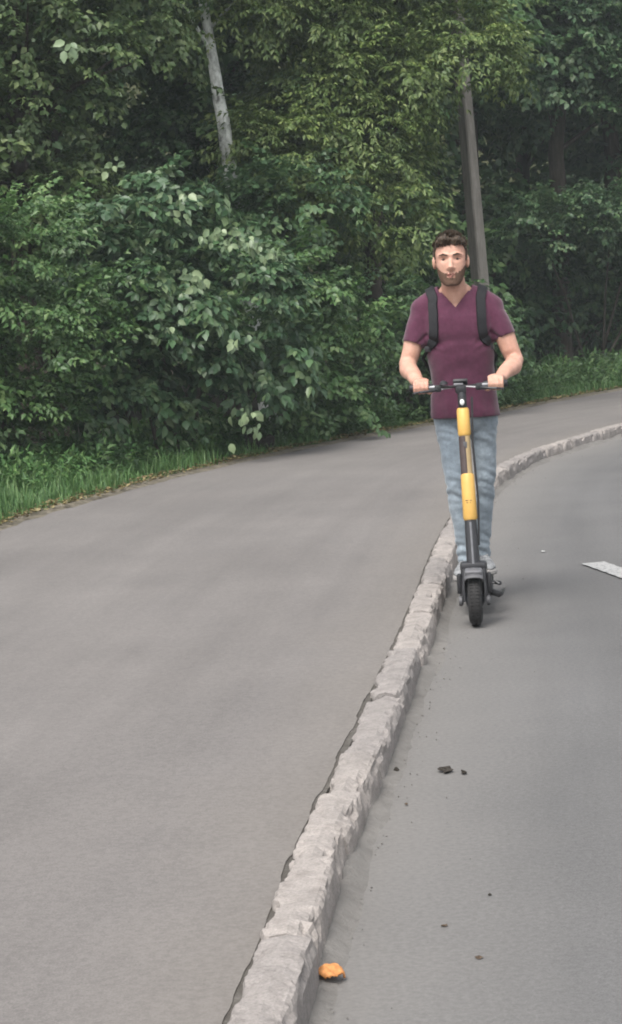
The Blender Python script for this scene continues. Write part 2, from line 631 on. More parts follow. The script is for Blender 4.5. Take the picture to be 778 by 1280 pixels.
def kerb_pt(s, a, z):
    x = np.interp(s, S, K[:, 0]); y = np.interp(s, S, K[:, 1])
    tx = np.interp(s, S, tan[:, 0]); ty = np.interp(s, S, tan[:, 1])
    return np.array([x - ty * a, y + tx * a, z])


W, TOP, BOT = .15, .125, -.10
n_back = int(s0 // 1.0)
for i in range(-n_back, int((S[-1] - s0) // 1.0)):
    a0, a1 = s0 + i * 1.0, s0 + (i + 1) * 1.0
    ymid = np.interp((a0 + a1) / 2, S, K[:, 1])
    fine = 3.5 < ymid < 24
    near = 3.5 < ymid < 9.5
    g = random.Random(i * 13 + 5)
    ns = 56 if near else 30 if fine else 8
    # section, from the road side over the top to the path side: (offset, height, corner weight)
    if fine:
        sec = [(0, BOT, 0), (0, 0, .1), (0, .05, .35), (.001, .085, .7), (.004, .108, 1), (.012, .120, 1), (.025, TOP, .9), (.05, TOP, .5), (.075, TOP, .25), (.10, TOP, .5),
               (.125, TOP, .9), (.139, .119, 1), (.147, .107, 1), (W, .08, .5), (W, .03, .2), (W, BOT, 0)]
    else:
        sec = [(0, BOT, 0), (0, .10, .8), (.015, TOP, .8), (W - .015, TOP, .8), (W, .10, .6), (W, BOT, 0)]
    dz0, dz1 = g.uniform(-.009, .009), g.uniform(-.009, .009)
    dx = g.uniform(-.006, .006)
    gap = g.uniform(.010, .020)
    V, F = [], []
    k = len(sec)
    chips = [(g.uniform(a0, a1), g.choice((0, 0, 1)), g.uniform(.03, .11), g.uniform(.010, .036)) for _ in range(g.randint(4, 8))] if fine else []
    for q in range(ns + 1):
        t = q / ns
        # rows bunch up at the ends so the end corners can round off
        tq = t + .02 * math.sin(2 * math.pi * t) * -1
        s = a0 + gap + (a1 - a0 - 2 * gap) * tq
        endw = max(0, 1 - min(tq, 1 - tq) / .03)
        for (o_, h, w) in sec:
            base = kerb_pt(s, 0, 0)
            n1 = fbm((base[0] * 1 + o_ * 3, base[1], h * 3), 5.5, 4)
            n2 = noise.cell(Vector((base[1] * 9 + 31 * (o_ > .075), h * 22, i))) * 2 - 1
            n3 = fbm((base[0] + o_ * 2, base[1], h * 2 + 4), 17, 3)
            er = w * (max(0, n1) * .030 + abs(n3) * .014 + max(0, n2) * .011) + endw * w * .024
            for (cs, cside, cw, cd) in chips:
                side_ok = (o_ < .075) if cside == 0 else (o_ > .075)
                if side_ok:
                    dd = abs(s - cs) / cw
                    if dd < 1: er += w * cd * (1 - dd ** 3) * (0.7 + .5 * n3)
            inward = 1 if o_ < W / 2 else -1
            frac = 1 - min(1, abs(o_ - (0 if inward > 0 else W)) / .05)
            oo = o_ + dx + inward * er * .75 * frac + .003 * n3 * (h > 0)
            hh = h - er * .65 * (h > .04) + (dz0 + (dz1 - dz0) * t) * (h > 0) + .0035 * n1 * (h > .04)
            V.append(kerb_pt(s, oo, hh))
    for q in range(ns):
        for j in range(k - 1):
            F.append((q * k + j, q * k + j + 1, (q + 1) * k + j + 1, (q + 1) * k + j))
    F.append(tuple(range(k - 1, -1, -1))); F.append(tuple(ns * k + j for j in range(k)))
    mb = MB(); mb.add(V, F)
    mb.build('kerb_stone', M['kerb'], kerb, smooth=False)

# packed dirt lying in the angle between kerb and road
rows = []
for q in range(int(S[-1] / .08)):
    s_ = q * .08
    w_ = .05 + .05 * max(-.6, fbm((s_ * .8, 0, 5), 1.2, 4)); h_ = .022 + .03 * max(-.5, fbm((s_, 3, 1), 1.5, 4))
    rows.append(np.array([kerb_pt(s_, .012, 0)[:2], kerb_pt(s_, -.012, 0)[:2], kerb_pt(s_, -.012 - w_ * .5, 0)[:2], kerb_pt(s_, -.02 - w_, 0)[:2]]))
DZ_ = np.concatenate([[h_, h_ * .9, h_ * .3, -.004] for h_ in [.022 + .03 * max(-.5, fbm((q * .08, 3, 1), 1.5, 4)) for q in range(int(S[-1] / .08))]])
sheet('gutter_dirt', rows, M['dirt'], K, zf=lambda p: DZ_ + undul(p, .003, 25))

# white paint dash on the lane
mp, n, l, b = mat_new('road_paint', 0.8, 0.3)
f_ = nz(n, l, 60, 5, 0.7, pos_coord(n))
l.new(ramp(n, l, f_, [(0.38, (0.16, 0.16, 0.16)), (0.50, (0.32, 0.32, 0.315)), (0.8, (0.42, 0.42, 0.41))]), b.inputs['Base Color'])
d0, d1 = np.array([1.675, 11.94]), np.array([1.98, 10.3])
dv = (d1 - d0) / np.linalg.norm(d1 - d0); pv = np.array([-dv[1], dv[0]])
V = []; Fq = []
nd = 30
for q in range(nd + 1):
    c_ = d0 + (d1 - d0) * q / nd
    for sgn in (-1, 1):
        e_ = c_ + pv * sgn * (.072 + .004 * math.sin(q * 2.3 + sgn))
        V.append((e_[0], e_[1], 0.0095))
for q in range(nd): Fq.append((2 * q, 2 * q + 1, 2 * q + 3, 2 * q + 2))
mk = obj('lane_marking', V, Fq, mp)
tag(mk, 'worn white painted dash on the grey road', 'road marking', kind='structure')

# ------------------------------------------------------------------ foliage
def leaf_verts(P, D, N, Ln, Wd, fold=.18, curl=.15, full=True):
    """P,D,N (n,3); returns verts (n*5,3), tris"""
    D = D / np.linalg.norm(D, axis=1)[:, None]
    N = N - D * (N * D).sum(1)[:, None]; N /= np.linalg.norm(N, axis=1)[:, None] + 1e-9
    B = np.cross(N, D)
    Ln = Ln[:, None]; Wd = Wd[:, None]
    if not full:
        mid = P + D * Ln * .45 - N * Ln * fold * .25
        lf = P + D * Ln * .42 + B * Wd * .5 + N * Ln * fold * .35
        rt = P + D * Ln * .42 - B * Wd * .5 + N * Ln * fold * .35
        v = np.stack([P, lf, mid, rt, P + D * Ln - N * Ln * curl], 1).reshape(-1, 3)
        k = np.arange(len(P))[:, None] * 5
        return v, np.concatenate([k + np.array([q]) for q in ((0, 2, 1), (2, 4, 1), (0, 3, 2), (2, 3, 4))], 0)
    mid = P + D * Ln * .5 - N * Ln * fold * .22
    l1 = P + D * Ln * .22 + B * Wd * .40 + N * Ln * fold * .25
    r1 = P + D * Ln * .22 - B * Wd * .40 + N * Ln * fold * .25
    l2 = P + D * Ln * .58 + B * Wd * .46 + N * Ln * (fold * .30 - curl * .25)
    r2 = P + D * Ln * .58 - B * Wd * .46 + N * Ln * (fold * .30 - curl * .25)
    tip = P + D * Ln - N * Ln * curl
    v = np.stack([P, l1, l2, mid, r1, r2, tip], 1).reshape(-1, 3)
    k = np.arange(len(P))[:, None] * 7
    f = np.concatenate([k + np.array([q]) for q in ((0, 3, 1), (1, 3, 2), (3, 6, 2), (0, 4, 3), (4, 5, 3), (3, 5, 6))], 0)
    return v, f


def spray_template(rg, kind):
    """a leafy shoot growing along +x from the origin; returns leaf arrays"""
    P, D, N, L, Wd = [], [], [], [], []

    def shoot(p0, d0, length, ln, wd, npair, droop, jit, along=(.12, 1.0), nj=.35):
        d0 = d0 / np.linalg.norm(d0)
        side = np.cross(d0, [0, 0, 1.0]); side /= np.linalg.norm(side) + 1e-9
        for q in range(npair):
            t = along[0] + (along[1] - along[0]) * (q + rg.uniform(-.2, .2)) / max(1, npair - 1)
            p = p0 + d0 * length * t + np.array([0, 0, -droop * length * t * t])
            dd = d0 + np.array([0, 0, -2 * droop * t])
            for sg in (-1, 1):
                if rg.random() < .1: continue
                dl = dd * rg.uniform(.35, .8) + side * sg * rg.uniform(.6, 1) + np.array([0, 0, rg.normal(-.28, .22)])
                nn = np.array([0, 0, 1.0]) + rg.normal(0, nj, 3) + dd * .25
                P.append(p + rg.normal(0, jit, 3)); D.append(dl); N.append(nn)
                L.append(ln * rg.uniform(.65, 1.15)); Wd.append(wd * rg.uniform(.75, 1.15))
        P.append(p0 + d0 * length + np.array([0, 0, -droop * length])); D.append(dd); N.append(np.array([0, 0, 1.0]) + rg.normal(0, .3, 3)); L.append(ln); Wd.append(wd)

    X = np.array([1.0, 0, 0])
    if kind == 'broad':
        shoot(np.zeros(3), X, .5, .10, .068, 7, .22, .012)
        for q in range(4):
            a = rg.uniform(.3, 1.0) * (1 if q % 2 else -1); t = rg.uniform(.05, .3)
            shoot(X * t, np.array([math.cos(a), math.sin(a), rg.uniform(-.25, .2)]), rg.uniform(.22, .36), .095, .064, 4, .25, .012)
    elif kind == 'small':
        shoot(np.zeros(3), X, .42, .062, .036, 9, .2, .01)
        for q in range(5):
            a = rg.uniform(.3, 1.1) * (1 if q % 2 else -1); t = rg.uniform(.03, .25)
            shoot(X * t, np.array([math.cos(a), math.sin(a), rg.uniform(-.3, .3)]), rg.uniform(.18, .32), .06, .034, 6, .2, .01)
    elif kind == 'big':
        shoot(np.zeros(3), X, .5, .17, .10, 5, .35, .015, nj=.45)
        for q in range(2):
            a = rg.uniform(.4, .9) * (1 if q % 2 else -1); t = rg.uniform(.05, .2)
            shoot(X * t, np.array([math.cos(a), math.sin(a), rg.uniform(-.3, .1)]), rg.uniform(.22, .34), .15, .09, 4, .35, .015, nj=.45)
    elif kind == 'pinnate':
        for q in range(6):
            a = (q - 2.5) * .42 + rg.uniform(-.15, .15); t = rg.uniform(0, .22)
            shoot(X * t, np.array([math.cos(a), math.sin(a), rg.uniform(-.15, .35)]), rg.uniform(.26, .4), .085, .036, 6, .42, .006, nj=.3)
    elif kind == 'coarse':
        shoot(np.zeros(3), X, .7, .17, .12, 6, .25, .03)
        for q in range(3):
            a = rg.uniform(.3, 1.0) * (1 if q % 2 else -1); t = rg.uniform(.05, .4)
            shoot(X * t, np.array([math.cos(a), math.sin(a), rg.uniform(-.25, .2)]), rg.uniform(.3, .5), .16, .11, 3, .25, .03)
    elif kind == 'weed':
        shoot(np.zeros(3), np.array([.35, 0, 1.0]), .32, .085, .034, 7, .05, .01, nj=.5)
        shoot(np.zeros(3), np.array([-.2, .3, 1.0]), .24, .08, .032, 5, .05, .01, nj=.5)
    return [np.array(a) for a in (P, D, N, L, Wd)]


TPL = {}
for kd in ('broad', 'small', 'big', 'pinnate', 'coarse', 'weed'):
    rg = np.random.default_rng(sum(map(ord, kd)))
    TPL[kd] = []
    for _ in range(10):
        a = spray_template(rg, kd)
        v, f = leaf_verts(*a, fold=.22, curl=.2, full=(kd == 'big'))
        TPL[kd].append((v, f, len(a[0])))


def rotmats(az, pitch, roll):
    ca, sa, cp, sp_, cr_, sr = np.cos(az), np.sin(az), np.cos(pitch), np.sin(pitch), np.cos(roll), np.sin(roll)
    o, z = np.ones_like(az), np.zeros_like(az)
    Rz = np.stack([ca, -sa, z, sa, ca, z, z, z, o], 1).reshape(-1, 3, 3)
    Ry = np.stack([cp, z, -sp_, z, o, z, sp_, z, cp], 1).reshape(-1, 3, 3)    # +pitch lifts the tip
    Rx = np.stack([o, z, z, z, cr_, -sr, z, sr, cr_], 1).reshape(-1, 3, 3)
    return Rz @ Ry @ Rx


def foliage_mesh(name, kind, pos, az, pitch, scale, mat, seed=0):
    rg = np.random.default_rng(seed)
    which = rg.integers(0, 10, len(pos))
    roll = rg.normal(0, .35, len(pos))
    RM = rotmats(az, pitch, roll)
    VV, FF, CC = [], [], []
    off = 0
    for t in range(10):
        idx = np.where(which == t)[0]
        if not len(idx): continue
        tv, tf, nl = TPL[kind][t]
        v = np.einsum('nij,kj->nki', RM[idx], tv) * scale[idx][:, None, None] + pos[idx][:, None, :]
        k = len(tv)
        f = tf[None] + (np.arange(len(idx)) * k)[:, None, None] + off
        lr = np.repeat(rg.random((len(idx), nl)), k // nl, axis=1)
        sr = np.repeat(rg.random((len(idx), 1)), k, axis=1)
        VV.append(v.reshape(-1, 3)); FF.append(f.reshape(-1, 3)); CC.append(np.stack([lr, sr, lr * 0, lr * 0 + 1], 2).reshape(-1, 4))
        off += k * len(idx)
    v = np.concatenate(VV); f = np.concatenate(FF); c = np.concatenate(CC)
    me = mesh_np(name, v, f, mat)
    at = me.attributes.new('var', 'FLOAT_COLOR', 'POINT')
    at.data.foreach_set('color', c.astype(np.float32).ravel())
    return me


NLEAF = [0]
THIN = .66


def sub_lumps(rg, lumps, size):
    out = []
    for (cx, cy, cz, rx, ry, rz) in lumps:
        vol = rx * ry * rz
        n_ = max(5, int(2.0 * vol / size ** 3))
        for _ in range(n_):
            d = rg.normal(size=3); d /= np.linalg.norm(d)
            rr = rg.uniform(.45, 1.0) ** .6
            s = size * rg.uniform(.6, 1.25)
            out.append((cx + d[0] * max(.05, rx - s * .7) * rr, cy + d[1] * max(.05, ry - s * .7) * rr, cz + d[2] * max(.05, rz - s * .6) * rr, s))
    return np.array(out)


def crown_points(rg, SL, dens, zmin):
    P, O = [], []
    for i, (x, y, z, s) in enumerate(SL):
        n_ = int(dens * 4 * math.pi * s * s * rg.uniform(.7, 1.25)) + 3
        d = rg.normal(size=(n_, 3)); d /= np.linalg.norm(d, axis=1)[:, None]
        d[:, 2] = np.where(d[:, 2] < -.35, -d[:, 2], d[:, 2])
        p = np.array([x, y, z]) + d * (s * rg.uniform(.55, 1.0, n_) ** .6)[:, None] * np.array([1, 1, .8])
        others = np.delete(SL, i, 0)
        ins = (np.linalg.norm(p[:, None] - others[None, :, :3], axis=2) < others[None, :, 3] * .6).any(1)
        keep = (~ins) & (p[:, 2] > zmin)
        P.append(p[keep]); O.append(d[keep])
    return np.concatenate(P), np.concatenate(O)


def plant(name, label, cat, base, lumps, kind, mat, dens=9, size=.5, scale=1.0, trunk=None, bark='bark', seed=0, group=None, droop=-.15, pitchj=.35, branch_n=26):
    """a tree or shrub: trunk with limbs, twigs and a crown of leaf sprays"""
    rg = np.random.default_rng(seed + 100)
    bz = float(bank_z(base[0], base[1])[0]) - .03
    root = empty(name, (base[0], base[1], bz))
    tag(root, label, cat, group)
    B = np.array([base[0], base[1], bz])
    SL = sub_lumps(rg, lumps, size)
    P, O = crown_points(rg, SL, dens, bz + .05)
    # thin the far side of the crown and what stands above the wood's visible front
    pr = np.where(O[:, 1] > .25, .35, 1.0) * np.where(P[:, 2] > 2.4 + .16 * P[:, 1], .4, 1.0) * np.where(P[:, 1] > base[1] + 1.0, .6, 1.0) * THIN
    kp = rg.random(len(P)) < pr
    P, O = P[kp], O[kp]
    az = np.arctan2(O[:, 1], O[:, 0]) + rg.normal(0, .5, len(P))
    pitch = O[:, 2] * .7 + droop + rg.normal(0, pitchj, len(P))
    sc = scale * rg.uniform(.75, 1.25, len(P))
    me = foliage_mesh('crown', kind, P - B, az, pitch, sc, M[mat], seed)
    NLEAF[0] += len(me.polygons)
    cr_ = link(bpy.data.objects.new('crown', me), root)
    cr_['kind'] = 'stuff'
    # trunk(s) and limbs
    if trunk is None:
        for q in range(4):
            a = rg.uniform(0, 6.28); tgt = SL[rg.integers(len(SL))][:3]
            p0 = np.array([rg.normal(0, .12), rg.normal(0, .12), -.1]); p2 = (tgt - B)
            p1 = p0 * .5 + p2 * .45 + np.array([0, 0, .25])
            MB().tube([p0, p1, p2], [.028, .02, .008], 7).build('stem', M[bark], root)
        top = None
    else:
        pts, rad = trunk
        pl = [np.array(p) - B for p in pts]
        # densify with a slight wander
        dp, dr = [], []
        for a_, b_, ra, rb in zip(pl[:-1], pl[1:], rad[:-1], rad[1:]):
            for t in np.linspace(0, 1, 6)[:-1]:
                w_ = (.008 if bark == 'pale_bark' else .03) * math.sin(6.28 * t)
                dp.append(a_ + (b_ - a_) * t + np.array([w_ * rg.normal(), w_ * rg.normal(), 0])); dr.append((ra + (rb - ra) * t) * rg.uniform(.96, 1.05))
        dp.append(pl[-1]); dr.append(rad[-1])
        MB().tube(dp, dr, 12).build('trunk', M[bark], root)
        zs = np.array([p[2] for p in dp])
        order = rg.permutation(len(SL))[:branch_n]
        for q in order:
            tgt = SL[q][:3] - B
            h = np.clip(tgt[2] - rg.uniform(.3, 1.2), zs.min() + .8, zs.max())
            k = int(np.argmin(abs(zs - h)))
            p0 = dp[k]; p1 = p0 * .5 + tgt * .5 + np.array([0, 0, .12]) + rg.normal(0, .06, 3)
            r0 = min(dr[k] * .45, .045)
            MB().tube([p0, p1, tgt], [r0, r0 * .6, .006], 6).build('limb', M[bark], root)
    # twigs that carry part of the sprays
    return root, P, O


TREES = 'trees of the roadside wood'
SHR = 'shrubs along the verge'
# --- front row, from the near end of the verge
plant('shrub', 'dense small-leaved green shrub standing over the widest part of the grass verge', 'shrub', (-2.95, 19.3), [(-2.9, 19.35, 1.45, 1.05, .85, 1.35), (-4.0, 18.9, 1.3, .9, .9, 1.25)], 'small', 'leaf_mid', 15, .36, 1.15, seed=1)
shrub_c, Pc, Oc = plant('shrub', 'blue-green shrub with broad pale hanging leaves beside the small-leaved shrub', 'shrub', (-1.35, 20.7),
      [(-1.55, 20.7, 1.7, .85, .8, 1.6), (-.75, 21.2, 1.35, .75, .75, 1.2)], 'big', 'leaf_blue', 15, .38, .70, seed=2)
plant('shrub', 'loose leafy shrub leaning over the dark stump at the path edge', 'shrub', (-.15, 22.6), [(-.25, 22.7, 1.25, .75, .65, 1.15), (.35, 23.3, 1.0, .6, .6, .9)], 'broad', 'leaf_mid', 10, .36, .85, seed=3)
plant('shrub', 'low dark green shrub spilling to the path edge under the yellow-green tree', 'shrub', (1.1, 24.9), [(.95, 25.0, 1.05, .85, .7, .95), (1.75, 25.6, .9, .6, .6, .85)], 'broad', 'leaf_dark', 11, .36, .8, seed=4)
plant('shrub', 'small dark shrub at the foot of the concrete pole', 'shrub', (2.6, 27.6), [(2.3, 27.5, .8, .7, .6, .8)], 'broad', 'leaf_dark', 10, .34, .85, seed=5)
# --- the yellow-green tree with feathery sprays
plant('deciduous_tree', 'yellow-green tree with feathery layered sprays overhanging the path', 'tree', (1.0, 27.0),
      [(.8, 25.9, 4.2, 1.05, 1.2, 1.5), (2.0, 25.9, 4.7, .9, .9, .75), (.45, 25.6, 3.0, .8, .9, .9), (1.2, 25.8, 2.75, .62, .8, .75), (1.2, 26.5, 6.2, 1.8, 1.5, 1.3), (-.25, 25.0, 5.05, .55, .5, .45), (-.1, 24.9, 3.5, .4, .4, .35)],
      'pinnate', 'leaf_yellow', 12, .42, 1.0, trunk=([(1.0, 27.0, .1), (1.05, 26.9, 2.5), (1.0, 26.7, 5.0), (1.2, 26.5, 6.8)], [.14, .11, .08, .03]), seed=6)
# --- pale-barked tree
plant('deciduous_tree', 'slender tree with pale grey patchy trunk among dark leaves', 'tree', (-.42, 24.6),
      [(-1.2, 24.6, 6.6, 1.2, 1.2, 1.0), (-.2, 24.9, 6.4, .9, .9, .9), (-1.35, 24.2, 5.6, .3, .3, .25)], 'broad', 'leaf_mid', 9, .45, .95,
      trunk=([(-.42, 24.6, .1), (-.60, 24.55, 2.0), (-.75, 24.5, 3.6), (-.88, 24.5, 5.0), (-1.0, 24.55, 6.6)], [.11, .10, .085, .058, .04]), bark='pale_bark', seed=7)
# --- trees behind the left shrubs
plant('deciduous_tree', 'olive-brown tinged tree rising behind the small-leaved shrub', 'tree', (-3.1, 22.6),
      [(-2.9, 22.2, 4.5, 1.1, 1.0, 1.3), (-2.0, 22.7, 4.9, .8, .9, .9), (-4.1, 22.0, 4.2, 1.1, 1.0, 1.5), (-2.9, 22.6, 6.3, 1.6, 1.3, 1.2), (-3.0, 22.6, 2.9, 1.0, .9, .9)],
      'broad', 'leaf_olive', 9, .45, .95, trunk=([(-3.1, 22.6, .1), (-3.0, 22.5, 3.0), (-2.9, 22.4, 6.5)], [.15, .12, .05]), seed=8)
plant('deciduous_tree', 'dark green tree filling the gap behind the pale trunk', 'tree', (-1.0, 27.2),
      [(-1.3, 26.9, 3.6, 1.2, 1.0, 1.5), (-.2, 27.0, 3.0, 1.0, .9, 1.5), (-.62, 24.0, 2.5, .55, .35, .6), (-.05, 24.3, 2.9, .4, .4, .6), (-.9, 27.2, 5.8, 1.6, 1.2, 1.5), (-.9, 26.9, 1.6, 1.2, .8, 1.2)], 'broad', 'leaf_dark', 8, .5, 1.0,
      trunk=([(-1.0, 27.2, .1), (-1.0, 27.2, 3.0), (-.9, 27.2, 6.5)], [.14, .11, .05]), seed=9)
# --- right of the pole
plant('deciduous_tree', 'tall blue-green tree with drooping boughs beyond the concrete pole', 'tree', (4.6, 35.2),
      [(4.4, 34.2, 5.4, 1.3, 1.1, 1.2), (5.7, 34.6, 5.7, 1.2, 1.1, 1.5), (4.9, 34.8, 7.4, 2.0, 1.6, 1.5), (6.9, 35.0, 6.2, 1.2, 1.2, 2.0)], 'broad', 'leaf_blue', 8, .5, 1.15,
      trunk=([(4.6, 35.2, .1), (4.6, 35.0, 4.0), (4.8, 34.8, 8.0)], [.18, .14, .06]), seed=10)
plant('shrub', 'arching blue-green shrub beyond the pole over a dark hollow', 'shrub', (5.0, 34.4), [(4.1, 33.3, 2.75, .85, .7, .6), (5.2, 33.6, 2.7, .9, .8, .65), (6.4, 34.0, 2.6, .9, .8, .8)], 'broad', 'leaf_blue', 11, .36, .95, seed=11)
plant('shrub', 'deeply shaded understorey shrub behind the ragged grass at the path bend', 'shrub', (4.6, 35.6), [(3.9, 35.4, 1.3, 1.1, .7, 1.2), (5.6, 36.2, 1.4, 1.3, .8, 1.3)], 'broad', 'leaf_dark', 8, .4, 1.0, seed=12)
# --- further trees, seen only through gaps
back = [(-6.2, 25.5, 'leaf_olive'), (-4.6, 29.5, 'leaf_dark'), (-1.6, 31.5, 'leaf_dark'), (1.2, 32.5, 'leaf_mid'), (3.0, 34.8, 'leaf_dark'), (7.6, 39.0, 'leaf_blue'), (4.6, 41.0, 'leaf_dark'), (11.0, 40.0, 'leaf_dark'), (-3.2, 26.6, 'leaf_dark'), (5.9, 37.6, 'leaf_dark'), (-7.5, 31.0, 'leaf_dark'), (2.6, 38.5, 'leaf_mid')]
blab = ['olive tree standing at the end of the wood behind the widest verge', 'dark tree behind the olive-brown tinged tree', 'dark tree deep in the wood behind the pale trunk', 'mid-green tree deep in the wood behind the yellow-green tree',
        'dark tree close behind the concrete pole', 'blue-green tree deep in the wood past the shaded hollow', 'dark tree closing the hollow beyond the pole', 'dark tree where the path bends out of sight', 'dark tree between the olive-brown tree and the pale trunk', 'dark tree behind the arching blue-green shrub', 'dark tree deep behind the olive tree at the wood end', 'mid-green tree deep behind the concrete pole']
for q, (bx, by, mt) in enumerate(back):
    hh = 1.0 + .12 * ((q * 37) % 5)
    plant('deciduous_tree', blab[q], 'tree', (bx, by), [(bx, by, 1.9, 1.6, 1.1, 1.8), (bx - .6, by - .3, 4.2 * hh, 1.7, 1.3, 1.7), (bx + .8, by, 4.8 * hh, 1.6, 1.3, 1.7), (bx, by, 7.2 * hh, 2.0, 1.6, 1.6)],
          'coarse', mt, 3.0, .7, 1.15, trunk=([(bx, by, .1), (bx + .1, by, 4.0), (bx, by, 8.0)], [.19, .15, .06]), seed=30 + q, group=TREES, branch_n=14)
plant('shrub', 'leafy shrub growing out over the verge before the wood', 'shrub', (-4.9, 15.6), [(-5.2, 15.6, 1.2, 1.0, 1.2, 1.3)], 'broad', 'leaf_mid', 8, .42, 1.0, seed=50)

# the wood goes on behind as one mass
rg = np.random.default_rng(99)
nw = 1200
wx = rg.uniform(-18, 24, nw); wy = 44 + 5 * rg.random(nw) + .12 * np.maximum(0, wx); wz = 12.5 * rg.random(nw) ** .8
me = foliage_mesh('woods', 'coarse', np.stack([wx, wy, wz], 1), rg.normal(-1.57, .9, nw), rg.normal(0, .4, nw), rg.uniform(1.8, 3.0, nw), M['leaf_dark'], 77)
tag(link(bpy.data.objects.new('woods', me)), 'dense dark wood filling the gaps behind the trees', 'woods', kind='stuff')

# large pale leaves that stand out singly on the blue-green shrub and its neighbours
pm = []
for q in range(4):
    rg = np.random.default_rng(70 + q)
    v, f = leaf_verts(np.zeros((1, 3)), np.array([[0, 0, -1.0]]), np.array([[0, -1.0, .5]]), np.array([1.0]), np.array([.58 + .06 * q]), fold=.16 + .04 * q, curl=.12 + .05 * q)
    me = mesh_np('leaf', v, f, M['leaf_pale'])
    at = me.attributes.new('var', 'FLOAT_COLOR', 'POINT')
    at.data.foreach_set('color', np.tile([.2 + .2 * q, .3 + .15 * q, 0, 1], (len(v), 1)).astype(np.float32).ravel())
    pm.append(me)
groups = [(-0.78, 19.72, 2.38, 13, 0.07, 0.09), (-0.56, 19.72, 2.34, 12, 0.07, 0.09), (-0.39, 19.75, 2.27, 12, 0.07, 0.09), (-0.24, 19.78, 2.19, 10, 0.06, 0.09), (-1.05, 19.72, 2.02, 9, 0.05, 0.10), (-0.95, 19.72, 1.94, 7, 0.05, 0.09), (-0.59, 20.05, 0.58, 8, 0.09, 0.11), (-0.49, 20.10, 0.45, 5, 0.07, 0.10), (-0.76, 19.85, 0.34, 1, 0.02, 0.14), (-1.09, 19.80, 2.78, 5, 0.06, 0.10), (-1.08, 19.80, 2.60, 3, 0.04, 0.10), (-1.73, 19.90, 3.14, 5, 0.08, 0.09), (-2.12, 20.40, 4.36, 5, 0.08, 0.13), (-1.25, 19.70, 1.52, 4, 0.06, 0.10), (-0.60, 19.80, 1.31, 4, 0.07, 0.09), (-0.86, 19.80, 1.56, 4, 0.07, 0.09), (-1.45, 19.70, 1.48, 4, 0.07, 0.09)]
rc = np.array(shrub_c.location)
for (gx, gy, gz_, n_, sp_, ln) in groups:
    for _ in range(int(n_ * 1.5)):
        o = bpy.data.objects.new('leaf', pm[random.randrange(4)])
        link(o, shrub_c)
        o.location = (gx - rc[0] + random.gauss(0, sp_ * .85), gy - rc[1] + random.gauss(0, .06), gz_ - rc[2] + random.gauss(0, sp_ * .55))
        o.rotation_euler = (random.gauss(-.45, .35), random.gauss(0, .8), random.gauss(0, .6))
        s_ = ln * random.uniform(.7, 1.15)
        o.scale = (s_, s_, s_)

# ------------------------------------------------------------------ grass, weeds, litter
def grass(name, pts, hmin, hmax, width, mat, seed):
    rg = np.random.default_rng(seed)
    n_ = len(pts)
    h = rg.uniform(hmin, hmax, n_) * rg.uniform(.6, 1.1, n_)
    h *= np.array([.75 + .75 * fbm((p[0] + 5, p[1], 0), 1.1, 4) for p in pts]).clip(.35, 1.5)
    a = rg.uniform(0, 6.283, n_); lean = rg.uniform(.15, .95, n_)
    dx = np.stack([np.cos(a), np.sin(a), np.zeros(n_)], 1); sd = np.stack([-np.sin(a), np.cos(a), np.zeros(n_)], 1)
    w = width * rg.uniform(.6, 1.2, n_)
    up = np.array([0, 0, 1.0])
    p1 = pts + up * (h * .55)[:, None] + dx * (h * lean * .22)[:, None]
    p2 = pts + up * (h * (1 - lean * .3))[:, None] + dx * (h * lean * .8)[:, None]
    v = np.stack([pts - sd * w[:, None] / 2, pts + sd * w[:, None] / 2, p1 - sd * w[:, None] * .4, p1 + sd * w[:, None] * .4, p2], 1).reshape(-1, 3)
    k = np.arange(n_)[:, None] * 5
    f = np.concatenate([k + np.array([[0, 1, 3]]), k + np.array([[0, 3, 2]]), k + np.array([[2, 3, 4]])], 0)
    me = mesh_np(name, v, f, M[mat])
    c = np.stack([rg.random(n_), .25 + .6 * np.array([.5 + .5 * fbm((p[0], p[1], 0), 1.3, 3) for p in pts]), np.zeros(n_), np.ones(n_)], 1)
    at = me.attributes.new('var', 'FLOAT_COLOR', 'POINT')
    at.data.foreach_set('color', np.repeat(c, 5, axis=0).astype(np.float32).ravel())
    return link(bpy.data.objects.new(name, me))


def verge_points(n_, y0, y1, dmax, seed, power=1.5, d0=.0):
    rg = np.random.default_rng(seed)
    y = rg.uniform(y0, y1, n_)
    d = d0 + dmax * rg.random(n_) ** power
    t = np.gradient(E, axis=0); t /= np.linalg.norm(t, axis=1)[:, None]
    ex = np.interp(y, E[:, 1], E[:, 0]); tx = np.interp(y, E[:, 1], t[:, 0]); ty = np.interp(y, E[:, 1], t[:, 1])
    x = ex - ty * d; yy = y + tx * d
    return np.stack([x, yy, bank_z(x, yy) - .01], 1)


gp = verge_points(40000, 13.0, 22.5, 2.3, 1, .9, .02)
keep = np.array([fbm((p[0], p[1], 0), 1.6, 3) > -.32 for p in gp])
g1 = grass('grass', gp[keep], .08, .34, .010, 'grass', 1)
tag(g1, 'bright green grass on the wide verge below the small-leaved shrub', 'grass', kind='stuff')
gp = verge_points(15000, 25.6, 33, 2.6, 2, .9, .05)
g2 = grass('grass', gp, .12, .42, .015, 'grass', 2)
tag(g2, 'ragged grass along the bend of the path before the dark hollow', 'grass', kind='stuff')
gp = verge_points(7000, 21.5, 26.5, .7, 3, 1.2, .05)
g3 = grass('grass', gp, .07, .22, .011, 'grass', 3)
tag(g3, 'short sparse grass at the path edge below the shrubs', 'grass', kind='stuff')


